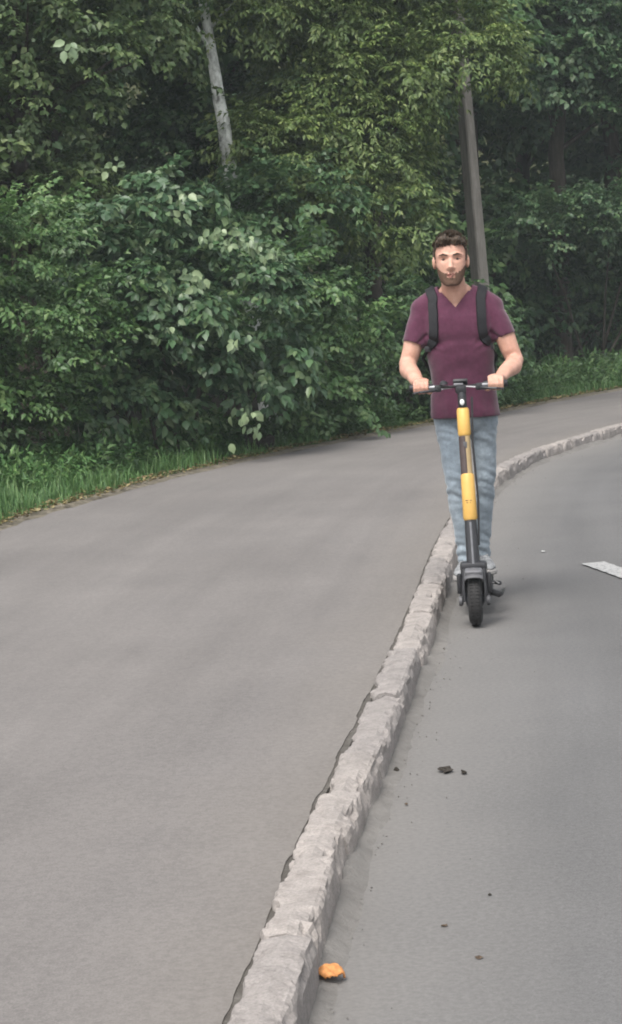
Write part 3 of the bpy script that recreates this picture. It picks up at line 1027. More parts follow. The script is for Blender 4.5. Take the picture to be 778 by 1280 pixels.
def weeds(name, pts, sc, mat, seed, label):
    rg = np.random.default_rng(seed)
    n_ = len(pts)
    me = foliage_mesh(name, 'weed', pts, rg.uniform(0, 6.28, n_), rg.normal(0, .2, n_), sc * rg.uniform(.6, 1.3, n_), M[mat], seed)
    o = link(bpy.data.objects.new(name, me))
    return tag(o, label, 'weeds', kind='stuff')


wp = verge_points(620, 17.2, 22.6, 1.4, 5, .7, .45)
weeds('weeds', wp, .95, 'grass', 5, 'leafy weeds crowding the verge between grass and shrubs')
wp = verge_points(420, 21.5, 27.5, .9, 6, .9, .12)
weeds('weeds', wp, 1.0, 'leaf_mid', 6, 'low weeds under the shrubs next to the path')
wp = verge_points(240, 27, 32.5, 1.8, 7, .8, .2)
weeds('weeds', wp, 1.25, 'leaf_mid', 7, 'weeds mixed into the grass at the path bend')

# dry leaf litter along the margin
def litter(name, pts, ln, mat, seed):
    rg = np.random.default_rng(seed); n_ = len(pts)
    a = rg.uniform(0, 6.28, n_)
    v, f = leaf_verts(pts, np.stack([np.cos(a), np.sin(a), rg.normal(0, .15, n_)], 1), np.array([0, 0, 1.0]) + rg.normal(0, .25, (n_, 3)), ln * rg.uniform(.5, 1.2, n_), ln * .6 * rg.uniform(.5, 1.2, n_), .3, -.1)
    me = mesh_np(name, v, f, M[mat])
    at = me.attributes.new('var', 'FLOAT_COLOR', 'POINT')
    at.data.foreach_set('color', np.repeat(np.stack([rg.random(n_), rg.random(n_), np.zeros(n_), np.ones(n_)], 1), 7, axis=0).astype(np.float32).ravel())
    return link(bpy.data.objects.new(name, me))


lp = verge_points(2600, 13.5, 31, .30, 9, 1.0, -.07)
lp[:, 2] = .135 + rng.uniform(0, .012, len(lp))
lt = litter('leaf_litter', lp, .05, 'litter', 4)
tag(lt, 'dry yellowish leaf litter along the path edge', 'leaf litter', kind='stuff')

# grit and pebbles washed against the kerb on the road side
rg = np.random.default_rng(12)
npb = 700
sy = rg.uniform(float(np.interp(3.5, K[:, 1], S)), float(np.interp(22, K[:, 1], S)), npb)
dd = .004 + np.abs(rg.normal(0, .045, npb)) * np.where(rg.random(npb) < .12, 5, 1)
oct_ = np.array([(1, 0, 0), (-1, 0, 0), (0, 1, 0), (0, -1, 0), (0, 0, 1), (0, 0, -1)], float)
of = np.array([(0, 2, 4), (2, 1, 4), (1, 3, 4), (3, 0, 4), (2, 0, 5), (1, 2, 5), (3, 1, 5), (0, 3, 5)])
pv_ = np.array([kerb_pt(s, -d, .004) for s, d in zip(sy, dd)])
sz = rg.uniform(.0012, .0042, npb)[:, None, None] * rg.uniform(.6, 1.3, (npb, 1, 3))
v = (pv_[:, None] + oct_[None] * sz + rg.normal(0, .0008, (npb, 6, 3))).reshape(-1, 3)
f = (of[None] + (np.arange(npb) * 6)[:, None, None]).reshape(-1, 3)
gr = obj('gravel', v, f, simple('grit_stones', (0.17, 0.158, 0.146), .9, .2, .35, 30))
tag(gr, 'fine grit washed against the kerb on the road', 'gravel', kind='stuff')

# ------------------------------------------------------------------ small things lying about
def crumple(name, c, r, mat, seed, flat=.5, sub=3, amp=.5):
    bm = bmesh.new()
    bmesh.ops.create_icosphere(bm, subdivisions=sub, radius=1.0)
    for v in bm.verts:
        d = v.co.normalized()
        k = 1 + amp * (noise.cell(d * 2.3 + Vector((seed, 0, 0))) - .5) + .45 * noise.noise(d * 1.7 + Vector((seed, 3, 0)))
        v.co = Vector((d.x * r[0], d.y * r[1], max(-.35, d.z) * r[2])) * k
    zmin = min(v.co.z for v in bm.verts)
    for v in bm.verts: v.co.z -= zmin
    bmesh.ops.smooth_vert(bm, verts=bm.verts, factor=.35, use_axis_x=True, use_axis_y=True, use_axis_z=True)
    me = bpy.data.meshes.new(name); bm.to_mesh(me); bm.free(); me.materials.append(mat)
    o = link(bpy.data.objects.new(name, me)); o.location = c
    return o


orange = simple('orange_peel', (0.54, 0.235, 0.08), .6, .3, .3, 90, .5)
def peel():
    n1, n2 = 14, 10
    V, F = [], []
    for a in range(n1):
        for q in range(n2):
            u, w = a / (n1 - 1) * 2 - 1, q / (n2 - 1) * 2 - 1
            edge = 1 + .22 * fbm((u * 1.3, w * 1.3, 7), 1.1, 3)
            x = u * .032 * edge * (1 - .25 * w * w); y = w * .036 * edge * (1 - .3 * u * u)
            z = .006 + .020 * (1 - u * u * .7 - w * w * .55) + .014 * fbm((u, w, 2), 1.4, 3) + .010 * abs(u + .3 * w)
            V.append((x, y, max(.003, z)))
    for a in range(n1 - 1):
        for q in range(n2 - 1): F.append((a * n2 + q, (a + 1) * n2 + q, (a + 1) * n2 + q + 1, a * n2 + q + 1))
    o = obj('peel_scrap', V, F, orange, smooth=True)
    m_ = o.modifiers.new('thick', 'SOLIDIFY'); m_.thickness = .005; m_.offset = 1
    o.location = (-.025, 4.78, .004); o.rotation_euler = (.12, -.1, .7)
    tag(o, 'curled orange scrap of peel lying by the kerb', 'litter')
peel()
dark = simple('dark_debris', (0.035, 0.030, 0.025), .9, .2, .3, 60)
brown = simple('brown_debris', (0.085, 0.062, 0.045), .9, .2, .3, 60)
stump_m = bark_mat('stump_wood', (0.012, 0.010, 0.008), (0.028, 0.023, 0.018), (0.05, 0.042, 0.032), (10, 10, 10))
for nm, lab, cat, c, r, mt in [
        ('dirt_clod', 'dark crumbled clod lying alone on the road off the kerb', 'debris', (.415, 6.88, .003), (.030, .040, .016), dark),
        ('dirt_clod', 'small flat dark crumb beside the larger dark clod', 'debris', (.475, 6.83, .003), (.014, .02, .010), dark),
        ('pebble', 'small dark pebble close to the kerb by the dark clod', 'pebble', (.245, 6.93, .002), (.012, .015, .011), dark),
        ('pebble', 'tiny grey-brown pebble between the clod and the orange peel', 'pebble', (.255, 6.45, .002), (.007, .009, .007), brown),
        ('twig_scrap', 'flat brown scrap on the road well out from the peel', 'debris', (.354, 4.88, .002), (.012, .012, .006), brown),
        ('pebble', 'lone dark speck of stone on the open road', 'pebble', (.43, 5.40, .002), (.006, .008, .005), dark),
        ('pebble', 'reddish-brown chip lying out on the road', 'pebble', (.285, 5.15, .002), (.012, .009, .005), brown)]:
    tag(crumple(nm, c, r, mt, random.uniform(0, 50), sub=2), lab, cat)
wscrap = simple('pale_paper', (0.30, 0.30, 0.29), .8, .3, .1, 60)
tag(crumple('paper_scrap', (1.464, 12.63, .002), (.018, .03, .007), wscrap, 4.4, sub=2), 'small pale paper scrap flattened on the lane past the dash', 'litter')
st = crumple('tree_stump', (-.52, 21.62, float(bank_z(-.52, 21.62)[0]) - .06), (.17, .14, .17), stump_m, 9.7, sub=4, amp=.35)
tag(st, 'dark rotten stump at the path edge under pale leaves', 'stump')

# ------------------------------------------------------------------ concrete pole
pb = np.array([2.60, 27.9]); pz = float(bank_z(*pb)[0]) - .05
pole = empty('utility_pole', (pb[0], pb[1], pz))
tag(pole, 'grey concrete utility pole rising out of the shrubs beside the path', 'pole')
mb = MB()
V, F = [], []
H_ = 9.0
for q in range(19):
    t = q / 18
    hw = .102 - .036 * t
    for (sx_, sy_) in ((1, .8), (.8, 1), (-.8, 1), (-1, .8), (-1, -.8), (-.8, -1), (.8, -1), (1, -.8)):
        a = R(38)
        x, y = hw * sx_, hw * sy_
        V.append((x * math.cos(a) - y * math.sin(a) - .036 * t * H_, x * math.sin(a) + y * math.cos(a), t * H_))
for q in range(18):
    for k in range(8): F.append((q * 8 + k, q * 8 + (k + 1) % 8, (q + 1) * 8 + (k + 1) % 8, (q + 1) * 8 + k))
F.append(tuple(range(7, -1, -1))); F.append(tuple(18 * 8 + k for k in range(8)))
mb.add(V, F); mb.build('shaft', M['pole'], pole, smooth=False)
MB().box((-.31, 0, 8.4), (1.6, .09, .10), .008).build('crossarm', M['pole'], pole)
for xx in (-1.0, -.62, .02, .38):
    MB().lathe([(0, .012), (0, .03), (.04, .045), (.06, .03), (.09, .04), (.12, .02), (.12, .012)], (xx, 0, 8.45), 'Z', 12).build('insulator', simple('porcelain', (.55, .55, .52), .3, .5, .05), pole)

# ------------------------------------------------------------------ kick scooter
SX, SY, SROT = .795, 9.93, -.10
black_pl = simple('black_plastic', (0.018, 0.018, 0.020), .45, .4, .25, 60, .15)
black_mt = simple('black_painted_metal', (0.022, 0.022, 0.025), .35, .5, .2, 50)
yellow = simple('yellow_sleeve', (0.60, 0.36, 0.095), .45, .4, .08, 12, .05)
grey_mt = simple('grey_metal', (0.20, 0.20, 0.21), .38, .5, .12, 30, metal=.6)
grey_pl = simple('grey_fender_plastic', (0.085, 0.085, 0.09), .5, .4, .15, 40)
rubber = simple('tyre_rubber', (0.028, 0.027, 0.027), .85, .25, .25, 120, .4)
brownp = simple('brown_stem_panel', (0.055, 0.038, 0.036), .5, .4, .25, 30)
lens = simple('lamp_lens', (0.72, 0.72, 0.70), .15, .6, .03, 20)
red = simple('red_reflector', (0.4, 0.02, 0.02), .2, .6, .1, 20)
mark = simple('dark_print', (0.06, 0.05, 0.04), .6, .3, .1, 20)

sc = empty('kick_scooter', (SX, SY, 0.0), SROT)
tag(sc, 'yellow and black electric kick scooter ridden along the kerb', 'scooter')
RW = .125


def wheel(y, name):
    w = empty(name, (0, 0, 0)); w.parent = sc; w.location = (0, y, RW + .006)
    prof = []
    tw, rt = .036, RW
    for a in range(0, 360, 24):
        prof.append((tw * math.cos(R(a)) * (1 if abs(math.cos(R(a))) < .8 else .96), rt - .034 + .034 * math.sin(R(a))))
    t = MB().lathe(prof, (0, 0, 0), 'X', 44).build('tyre', rubber, w)
    g = MB()
    for q in range(44):                      # tread blocks
        a = 2 * math.pi * q / 44
        for s_ in (-1, 1):
            rot = Matrix.Rotation(a, 3, 'X')
            g.box(rot @ Vector((s_ * .0135, 0, rt - .0005)), (.016, .010, .004), 0, rot)
    g.build('tread', rubber, w, smooth=False)
    MB().lathe([(-.024, .03), (-.024, .082), (-.018, .088), (.018, .088), (.024, .082), (.024, .03)], (0, 0, 0), 'X', 32).build('rim', grey_pl, w)
    MB().lathe([(-.045, .004), (-.045, .02), (-.03, .045), (.03, .045), (.045, .02), (.045, .004)], (0, 0, 0), 'X', 24).build('hub', black_mt, w)
    return w


wheel(0.0, 'front_wheel')
wheel(1.02, 'rear_wheel')
# steering axis: from the axle up to the bar
A0, A1 = Vector((0, .055, .33)), Vector((-.018, .25, 1.165))
ax = (A1 - A0).normalized()


def on_stem(z):
    return A0 + ax * ((z - A0.z) / ax.z)


# fork: crown block and two blades
fk = MB()
for s_ in (-1, 1):
    fk.tube([(s_ * .052, .0, RW), (s_ * .054, .012, .20), (s_ * .050, .035, .285)], [.016, .019, .021], 10, ab=(.75, 1.25))
fk.box((0, .05, .298), (.135, .07, .05), .014)
fk.build('fork', black_mt, sc)
for s_ in (-1, 1):
    MB().lathe([(0, .003), (0, .024), (.014, .026), (.022, .016), (.022, .003)], (s_ * .058 - (.022 if s_ < 0 else 0), 0, RW + .006), 'X', 18).build('axle_cap', grey_pl, sc)
    MB().box((s_ * .076, .03, .215), (.022, .05, .10), .008).build('suspension_block', black_pl, sc)
# front fender: arch over the wheel
V, F = [], []
arc = [R(a) for a in range(52, 176, 6)]
for a in arc:
    for (x, dr) in ((-.048, -.022), (-.046, 0), (-.03, .012), (0, .016), (.03, .012), (.046, 0), (.048, -.022)):
        r_ = RW + .026 + dr
        V.append((x, -math.cos(a) * r_ * -1 * -1, RW + .006 + math.sin(a) * r_))
for i in range(len(arc) - 1):
    for k in range(6): F.append((i * 7 + k, i * 7 + k + 1, (i + 1) * 7 + k + 1, (i + 1) * 7 + k))
fd = MB().add(V, F).build('front_fender', grey_pl, sc)
m_ = fd.modifiers.new('thick', 'SOLIDIFY'); m_.thickness = .005
MB().box((0, -.055, .283), (.086, .05, .03), .010, Matrix.Rotation(.35, 3, 'X')).build('fender_nose', grey_mt, sc)
# lower stem tube; a pale grey rod stands in for its highlight
MB().tube([on_stem(.30), on_stem(.53)], [.034, .030], 20).build('stem', black_mt, sc)
MB().tube([on_stem(.315) + Vector((0, -.034, 0)), on_stem(.52) + Vector((0, -.031, 0))], .006, 8).build('highlight_strip', grey_mt, sc)
MB().tube([on_stem(.525), on_stem(.535), on_stem(.745), on_stem(.755)], [.030, .036, .034, .030], 20, ab=(1, 1.1)).build('stem_sleeve', yellow, sc)
MB().tube([on_stem(.75), on_stem(.95)], [.027, .027], 20).build('stem_core', simple('tan_stem', (.34, .25, .13), .5, .4, .12, 25), sc)
MB().tube([on_stem(.757) + Vector((-.0075, -.006, 0)), on_stem(.943) + Vector((-.0075, -.006, 0))], .0235, 16).build('stem_panel', brownp, sc)
MB().tube([on_stem(.945), on_stem(.955), on_stem(1.075), on_stem(1.085)], [.027, .033, .032, .027], 20, ab=(1, 1.1)).build('stem_sleeve', yellow, sc)
MB().tube([on_stem(1.08), on_stem(1.17)], [.022, .022], 16).build('stem_neck', black_mt, sc)
MB().tube([on_stem(.40) + Vector((.034, .0, 0)), on_stem(.62) + Vector((.046, .01, 0)), on_stem(.9) + Vector((.038, .0, 0)), on_stem(1.14) + Vector((.05, -.01, 0))], .0055, 8).build('brake_cable', black_pl, sc)
for zz, ln in ((.628, .030), (.617, .022)):
    p = on_stem(zz); MB().box(p + Vector((-.002, -.0375, 0)), (ln, .003, .004), 0).build('printed_mark', mark, sc)
MB().box(on_stem(.895) + Vector((0, -.027, 0)), (.018, .004, .05), .001).build('panel_plate', grey_pl, sc)
# head lamp below the bar
MB().box(on_stem(1.115) + Vector((0, -.03, 0)), (.034, .03, .05), .008).build('lamp_housing', black_pl, sc)
MB().ball(on_stem(1.118) + Vector((0, -.045, 0)), (.012, .006, .016), 14, 8).build('lamp_lens', lens, sc)
# handlebar, grips, levers, display
BC = Vector((-.022, .253, 1.195))
MB().tube([BC + Vector((-.255, .012, .004)), BC + Vector((-.10, 0, 0)), BC + Vector((.10, 0, 0)), BC + Vector((.235, .012, .004))], .0135, 14).build('handlebar', grey_mt, sc)
MB().box(BC + Vector((0, .0, -.012)), (.055, .05, .05), .012).build('bar_clamp', black_mt, sc)
MB().box(BC + Vector((0, .012, .022)), (.075, .05, .018), .006, Matrix.Rotation(-.5, 3, 'X')).build('display', black_pl, sc)
MB().box(BC + Vector((-.01, -.022, .012)), (.05, .012, .014), .004).build('bar_trim', grey_mt, sc)
for s_, x in ((-1, -.20), (1, .178)):
    MB().tube([BC + Vector((x - .062, .011, .004)), BC + Vector((x - .055, .011, .004)), BC + Vector((x + .055, .011, .004)), BC + Vector((x + .062, .011, .004))], [.015, .0185, .0185, .015], 16).build('grip', black_pl, sc)
    xi = x - s_ * .085
    lv = MB().tube([BC + Vector((xi, .0, -.006)), BC + Vector((xi + s_ * .02, -.035, -.012)), BC + Vector((xi + s_ * .09, -.045, -.016)), BC + Vector((xi + s_ * .12, -.042, -.02))], [.011, .008, .006, .006], 10, roundcap=True)
    lv.build('brake_lever', black_mt, sc)
    MB().box(BC + Vector((xi, -.004, -.004)), (.034, .036, .036), .008).build('lever_mount', black_pl, sc)
MB().lathe([(0, .003), (0, .022), (.012, .020), (.02, .010), (.022, .003)], BC + Vector((-.085, -.004, .014)), 'Z', 18).build('bell', black_mt, sc)
# neck to the deck, deck, battery box, mat
nk = MB()
nk.tube([(0, .07, .31), (0, .15, .235), (0, .25, .155), (0, .34, .135)], [.036, .036, .036, .034], 16, ab=[(1, 1), (1.1, .95), (1.3, .9), (1.5, .8)])
nk.build('deck_neck', black_mt, sc)
MB().box((0, .62, .128), (.165, .66, .066), .018).build('deck', black_mt, sc)
MB().box((0, .62, .1635), (.145, .58, .006), .002).build('grip_mat', simple('grip_mat', (.03, .03, .03), .95, .1, .3, 200, .5), sc)
for s_ in (-1, 1):
    MB().box((s_ * .0855, .62, .128), (.006, .55, .022), .002).build('side_trim', black_pl, sc)
rf = MB()
rf.box((0, 1.02, .272), (.09, .20, .012), .005); rf.box((0, 1.125, .235), (.09, .012, .075), .004, Matrix.Rotation(-.4, 3, 'X'))
rf.build('rear_fender', black_pl, sc)
MB().box((0, 1.143, .225), (.04, .008, .028), .003).build('tail_lamp', red, sc)
for s_ in (-1, 1):
    MB().box((s_ * .058, .98, .135), (.014, .20, .03), .005).build('rear_arm', black_mt, sc)
# folded stand and foot peg reaching out on the lane side
MB().tube([(.085, .34, .115), (.115, .345, .105), (.132, .40, .10), (.14, .62, .085)], [.011, .011, .010, .009], 10, roundcap=True).build('kickstand', black_mt, sc)
MB().tube([(.06, .10, .20), (.10, .10, .205), (.125, .10, .20)], [.010, .010, .012], 10, roundcap=True).build('lock_peg', black_mt, sc)
MB().box((.105, .13, .145), (.055, .03, .032), .008, Matrix.Rotation(.35, 3, 'Y')).build('motor_cable_box', black_pl, sc)

# ------------------------------------------------------------------ rider
per = empty('person', (SX, SY, 0.0), SROT)
tag(per, 'person in plum t-shirt and light blue jeans riding the kick scooter', 'person')


def skin_mat():
    m, n, l, b = mat_new('skin', .5, .35)
    f = nz(n, l, 30, 4, .6, obj_coord(n)); g = nz(n, l, 6, 3, .5, obj_coord(n))
    c = ramp(n, l, f, [(.3, (.44, .25, .185)), (.7, (.56, .335, .255))])
    c = mix(n, l, .5, c, ramp(n, l, g, [(.35, (.93, .80, .77)), (.65, (1.07, 1.06, 1.05))]), 'MULTIPLY')
    l.new(c, b.inputs['Base Color'])
    b.inputs['Subsurface Weight'].default_value = .08
    b.inputs['Subsurface Radius'].default_value = (.02, .008, .004)
    return m


def cloth_mat(name, lo, hi, weave=500, big=4.0, wear=None):
    m, n, l, b = mat_new(name, .9, .15)
    co = obj_coord(n)
    f = nz(n, l, weave, 2, .5, co); g = nz(n, l, big, 5, .65, co); h = nz(n, l, 45, 3, .6, co)
    c = ramp(n, l, g, [(.3, lo), (.7, hi)])
    c = mix(n, l, .4, c, ramp(n, l, h, [(.3, (.62,) * 3), (.7, (1.36,) * 3)]), 'MULTIPLY')
    c = mix(n, l, .35, c, ramp(n, l, f, [(.3, (.7,) * 3), (.7, (1.3,) * 3)]), 'MULTIPLY')
    l.new(c, b.inputs['Base Color'])
    b.inputs['Sheen Weight'].default_value = .25
    bump(n, l, b, h, .25, .004)
    return m


M['skin'] = skin_mat()
M['shirt'] = cloth_mat('plum_cotton', (.056, .015, .032), (.094, .030, .056))
M['jeans'] = cloth_mat('washed_denim', (.165, .20, .232), (.275, .32, .355), 350, 5.0)
M['shoe'] = simple('shoe_canvas', (.22, .225, .23), .8, .2, .3, 40, .2)
M['sole'] = simple('shoe_sole', (.26, .25, .24), .8, .2, .1, 40)
M['hair'] = simple('brown_hair', (.050, .034, .022), .6, .35, .5, 90, .8, bdist=.006)
M['beard'] = simple('short_beard', (.125, .075, .053), .8, .2, .45, 260, .8, bdist=.004)

HX, HY, HZ = -.045, .585, 1.838
HS = 1.09                 # head centre
SHL, SHR = Vector((-.205, .655, 1.578)), Vector((.155, .655, 1.570))
ELL, ELR = Vector((-.300, .600, 1.315)), Vector((.262, .610, 1.300))
HNL, HNR = BC + Vector((-.20, .011, .004)), BC + Vector((.178, .011, .004))
WRL, WRR = HNL + Vector((-.022, .085, .026)), HNR + Vector((.026, .085, .026))
HPL, HPR = Vector((-.100, .68, 1.06)), Vector((.075, .69, 1.06))
KNL, KNR = Vector((-.086, .585, .665)), Vector((.076, .72, .665))
ANL, ANR = Vector((-.050, .625, .265)), Vector((.036, .82, .265))

b_ = MB()
# trunk, pelvis, neck
b_.zloft([(1.00, -.012, .685, .10, .07), (1.06, -.012, .685, .150, .098), (1.14, -.014, .68, .145, .095), (1.22, -.018, .672, .138, .09), (1.34, -.022, .665, .152, .098), (1.46, -.026, .66, .172, .108),
          (1.54, -.028, .66, .176, .10), (1.60, -.028, .662, .160, .082), (1.64, -.030, .66, .105, .068), (1.675, -.033, .652, .066, .062), (1.70, -.035, .645, .058, .058)], 32, 2.4)
b_.tube([(-.034, .648, 1.64), (-.038, .628, 1.70), (-.042, .605, 1.765), (-.045, .598, 1.80)], [.070, .064, .061, .060], 18)
for sh, el, wr in ((SHL, ELL, WRL), (SHR, ELR, WRR)):
    s_ = -1 if sh.x < 0 else 1
    b_.ball(sh + Vector((-s_ * .012, 0, .0)), (.068, .066, .064))
    m1 = sh.lerp(el, .45) + Vector((s_ * .006, -.004, 0)); m2 = el.lerp(wr, .3) + Vector((s_ * .010, 0, -.004))
    b_.tube([sh, sh.lerp(el, .2), m1, sh.lerp(el, .8), el, m2, el.lerp(wr, .65), wr], [.058, .058, .055, .048, .046, .049, .039, .029], 16, roundcap=True, ab=[(1, 1)] * 6 + [(1.05, .95), (1.2, .85)])
for hp, kn, an in ((HPL, KNL, ANL), (HPR, KNR, ANR)):
    b_.tube([hp, hp.lerp(kn, .5), kn, kn.lerp(an, .3), an, an + Vector((0, 0, -.06))], [.052, .042, .033, .029, .024, .028], 14, roundcap=True)
    b_.tube([an + Vector((0, .03, -.065)), an + Vector((0, -.10, -.075))], [.034, .03], 12, roundcap=True)
for sh in (SHL, SHR):
    b_.tube([(-.036, .640, 1.735), (-.034 + (sh.x + .03) * .35, .655, 1.665), (sh.x * .9, .658, sh.z + .018)], [.030, .036, .040], 14, roundcap=True)
# hands closed round the grips
for hc, wr in ((HNL, WRL), (HNR, WRR)):
    s_ = -1 if hc.x < 0 else 1

    def ring(xo, ang, rr):
        return hc + Vector((xo, rr * math.cos(R(ang)), rr * math.sin(R(ang))))
    b_.tube([wr, hc + Vector((s_ * .008, .052, .030)), hc + Vector((0, .022, .034)), hc + Vector((-s_ * .002, -.002, .032))], [.028, .036, .040, .036], 16, ab=[(1.1, .8), (1.1, .52), (1.08, .42), (1.05, .36)], roundcap=False)
    for q, (xo, fr, da) in enumerate(((-.033, .0088, 0), (-.011, .0095, 8), (.0105, .0092, 2), (.031, .0080, -12))):
        xo *= -s_
        pts = [ring(xo, a, .0275) for a in (78, 105, 140, 180, 215, 250, 285 + da)]
        b_.tube(pts, [fr * 1.15, fr * 1.12, fr * 1.08, fr, fr, fr * .95, fr * .85], 10, roundcap=True)
    xi = -s_
    b_.tube([hc + Vector((xi * .026, .050, .012)), hc + Vector((xi * .045, .036, -.008)), hc + Vector((xi * .047, .012, -.027)), hc + Vector((xi * .040, -.012, -.028))], [.015, .0125, .0105, .009], 10, roundcap=True)
# head
b_main = b_
b_ = MB()
b_.ball((HX, HY + .012, HZ + .030), (.0755, .094, .088), 28, 18)
b_.zloft([(HZ - .118, HX, HY - .058, .020, .018), (HZ - .112, HX, HY - .048, .036, .036), (HZ - .095, HX, HY - .035, .050, .050), (HZ - .068, HX, HY - .026, .0605, .062),
          (HZ - .035, HX, HY - .020, .067, .070), (HZ, HX, HY - .012, .0705, .078), (HZ + .03, HX, HY - .006, .070, .080)], 32, 2.2)
b_.tube([(HX, HY - .082, HZ + .010), (HX, HY - .096, HZ - .014), (HX, HY - .108, HZ - .032), (HX, HY - .098, HZ - .043)], [.008, .010, .0135, .011], 12, roundcap=True)
for s_ in (-1, 1):
    b_.ball((HX + s_ * .011, HY - .094, HZ - .037), (.009, .010, .008), 10, 8)
    b_.ball((HX + s_ * .040, HY - .052, HZ - .022), (.022, .022, .018), 12, 8)
    b_.tube([(HX + s_ * .012, HY - .083, HZ + .025), (HX + s_ * .034, HY - .078, HZ + .029), (HX + s_ * .054, HY - .058, HZ + .022)], [.009, .010, .008], 10, roundcap=True)
    b_.ball((HX + s_ * .078, HY + .016, HZ - .006), (.010, .022, .033), 12, 10, Matrix.Rotation(s_ * .35, 3, 'Z'))
b_.tube([(HX - .022, HY - .080, HZ - .0655), (HX - .008, HY - .090, HZ - .063), (HX + .008, HY - .090, HZ - .063), (HX + .022, HY - .080, HZ - .0655)], [.004, .006, .006, .004], 8, roundcap=True)
b_.tube([(HX - .018, HY - .079, HZ - .0745), (HX, HY - .089, HZ - .077), (HX + .018, HY - .079, HZ - .0745)], [.004, .0075, .004], 8, roundcap=True)
b_.ball((HX, HY - .072, HZ - .103), (.022, .016, .014), 12, 8)
hc_ = np.array([HX, HY, HZ])
b_main.add((np.array(b_.v) - hc_) * HS + hc_, b_.f)
b_ = b_main
v, f = remesh(b_, .0050, 2, .5)
# eye sockets pressed in
v = (v - hc_) / HS + hc_
for s_ in (-1, 1):
    e_ = np.array([HX + s_ * .032, HY - .08, HZ + .006])
    d2 = ((v[:, 0] - e_[0]) / .017) ** 2 + ((v[:, 2] - e_[2]) / .010) ** 2
    front = v[:, 1] < HY - .03
    v[:, 1] += np.where(front & (v[:, 2] > HZ - .06), .0125 * np.exp(-d2), 0)
mo = np.exp(-((v[:, 2] - (HZ - .0700)) / .0028) ** 2) * (np.abs(v[:, 0] - HX) < .024) * (v[:, 1] < HY - .05)
v[:, 1] += .004 * mo
v = (v - hc_) * HS + hc_
body = obj('body', v, f, M['skin'], per, smooth=True)
# eyes with lids, brows
for s_ in (-1, 1):
    ec = Vector((HX + s_ * .032, HY - .0605, HZ + .006))
    ey = MB().ball(ec, (.0125, .0125, .0125), 18, 12).build('eye', simple('eye_white', (.42, .40, .38), .25, .5, .03, 20), per)
    MB().ball(ec + Vector((0, -.0105, 0)), (.0072, .003, .0072), 14, 8).build('iris', simple('iris', (.035, .025, .018), .2, .5, .1, 20), ey)
    MB().tube([ec + Vector((-.015, -.007, .003)), ec + Vector((-.005, -.0125, .0065)), ec + Vector((.006, -.0125, .0065)), ec + Vector((.015, -.007, .003))], [.003, .0036, .0036, .003], 8, roundcap=True).build('eyelid', M['skin'], per)
    MB().tube([(HX + s_ * .015, HY - .0905, HZ + .0255), (HX + s_ * .034, HY - .0865, HZ + .0305), (HX + s_ * .053, HY - .0655, HZ + .0255)], [.0035, .0048, .003], 8, roundcap=True, ab=(1, 1)).build('eyebrow', M['hair'], per)
lipm = simple('lips', (.36, .155, .125), .45, .4, .1, 60)
MB().tube([(HX - .021, HY - .0815, HZ - .0665), (HX - .008, HY - .0925, HZ - .0640), (HX + .008, HY - .0925, HZ - .0640), (HX + .021, HY - .0815, HZ - .0665)], [.0030, .0048, .0048, .0030], 8, roundcap=True).build('lip', lipm, per)
MB().tube([(HX - .018, HY - .0815, HZ - .0735), (HX, HY - .0925, HZ - .0760), (HX + .018, HY - .0815, HZ - .0735)], [.0030, .0062, .0030], 8, roundcap=True).build('lip', lipm, per)
# hair: a cap over the cranium with a ragged surface, short at the sides
h_ = MB()
h_.ball((HX, HY + .018, HZ + .036), (.0835, .1015, .0965), 40, 28)
h_.ball((HX, HY + .085, HZ - .020), (.060, .035, .055), 20, 14)
h_.tube([(HX - .050, HY - .058, HZ + .090), (HX - .015, HY - .075, HZ + .103), (HX + .030, HY - .068, HZ + .100), (HX + .055, HY - .045, HZ + .085)], [.018, .022, .022, .016], 12, roundcap=True)
hv, hf = remesh(h_, .0048, 3, .5)
nn = normals_of(hv, hf)
for i in range(len(hv)):
    p = hv[i]
    hv[i] = p + nn[i] * (.007 * noise.noise(Vector((p[0] * 70, p[1] * 40, p[2] * 45))) + .004 * noise.noise(Vector((p[0] * 190, p[1] * 120, p[2] * 110))))
def hair_ok(p):
    x, y, z = p[0] - HX, p[1] - HY, p[2] - HZ
    line = .071 + .012 * noise.noise(Vector((x * 60, 0, 3)))                # front hairline
    if y < -.035: return z > line
    if y < .030: return z > (-.010 if abs(x) > .066 and y > -.02 else .030 + (.071 - .030) * min(1, max(0, (-y) / .035)))
    return z > -.075
keepv = np.array([hair_ok(p) for p in hv])
hf2 = [q for q in hf if all(keepv[j] for j in q)]
hair = obj('hair', hv, hf2, M['hair'], per, smooth=True)
m_ = hair.modifiers.new('thick', 'SOLIDIFY'); m_.thickness = .008; m_.offset = -1
# tufts
tf = MB(); g = random.Random(3)
for _ in range(420):
    th, ph = g.uniform(0, 6.28), g.uniform(0, 1.25)
    d = Vector((math.sin(ph) * math.cos(th), math.sin(ph) * math.sin(th), math.cos(ph)))
    p = Vector((HX + d.x * .084, HY + .016 + d.y * .103, HZ + .036 + d.z * .097))
    if not hair_ok(p) : continue
    fl = Vector((.4 + g.gauss(0, .4), -.55 + g.gauss(0, .35), .55)).normalized() * .5 + d * .6
    fl.normalize()
    tf.tube([p - d * .004, p + fl * .010, p + fl * .021 - d * .003], [.0035, .0028, .0006], 5)
tf.build('hair_tufts', M['hair'], hair)
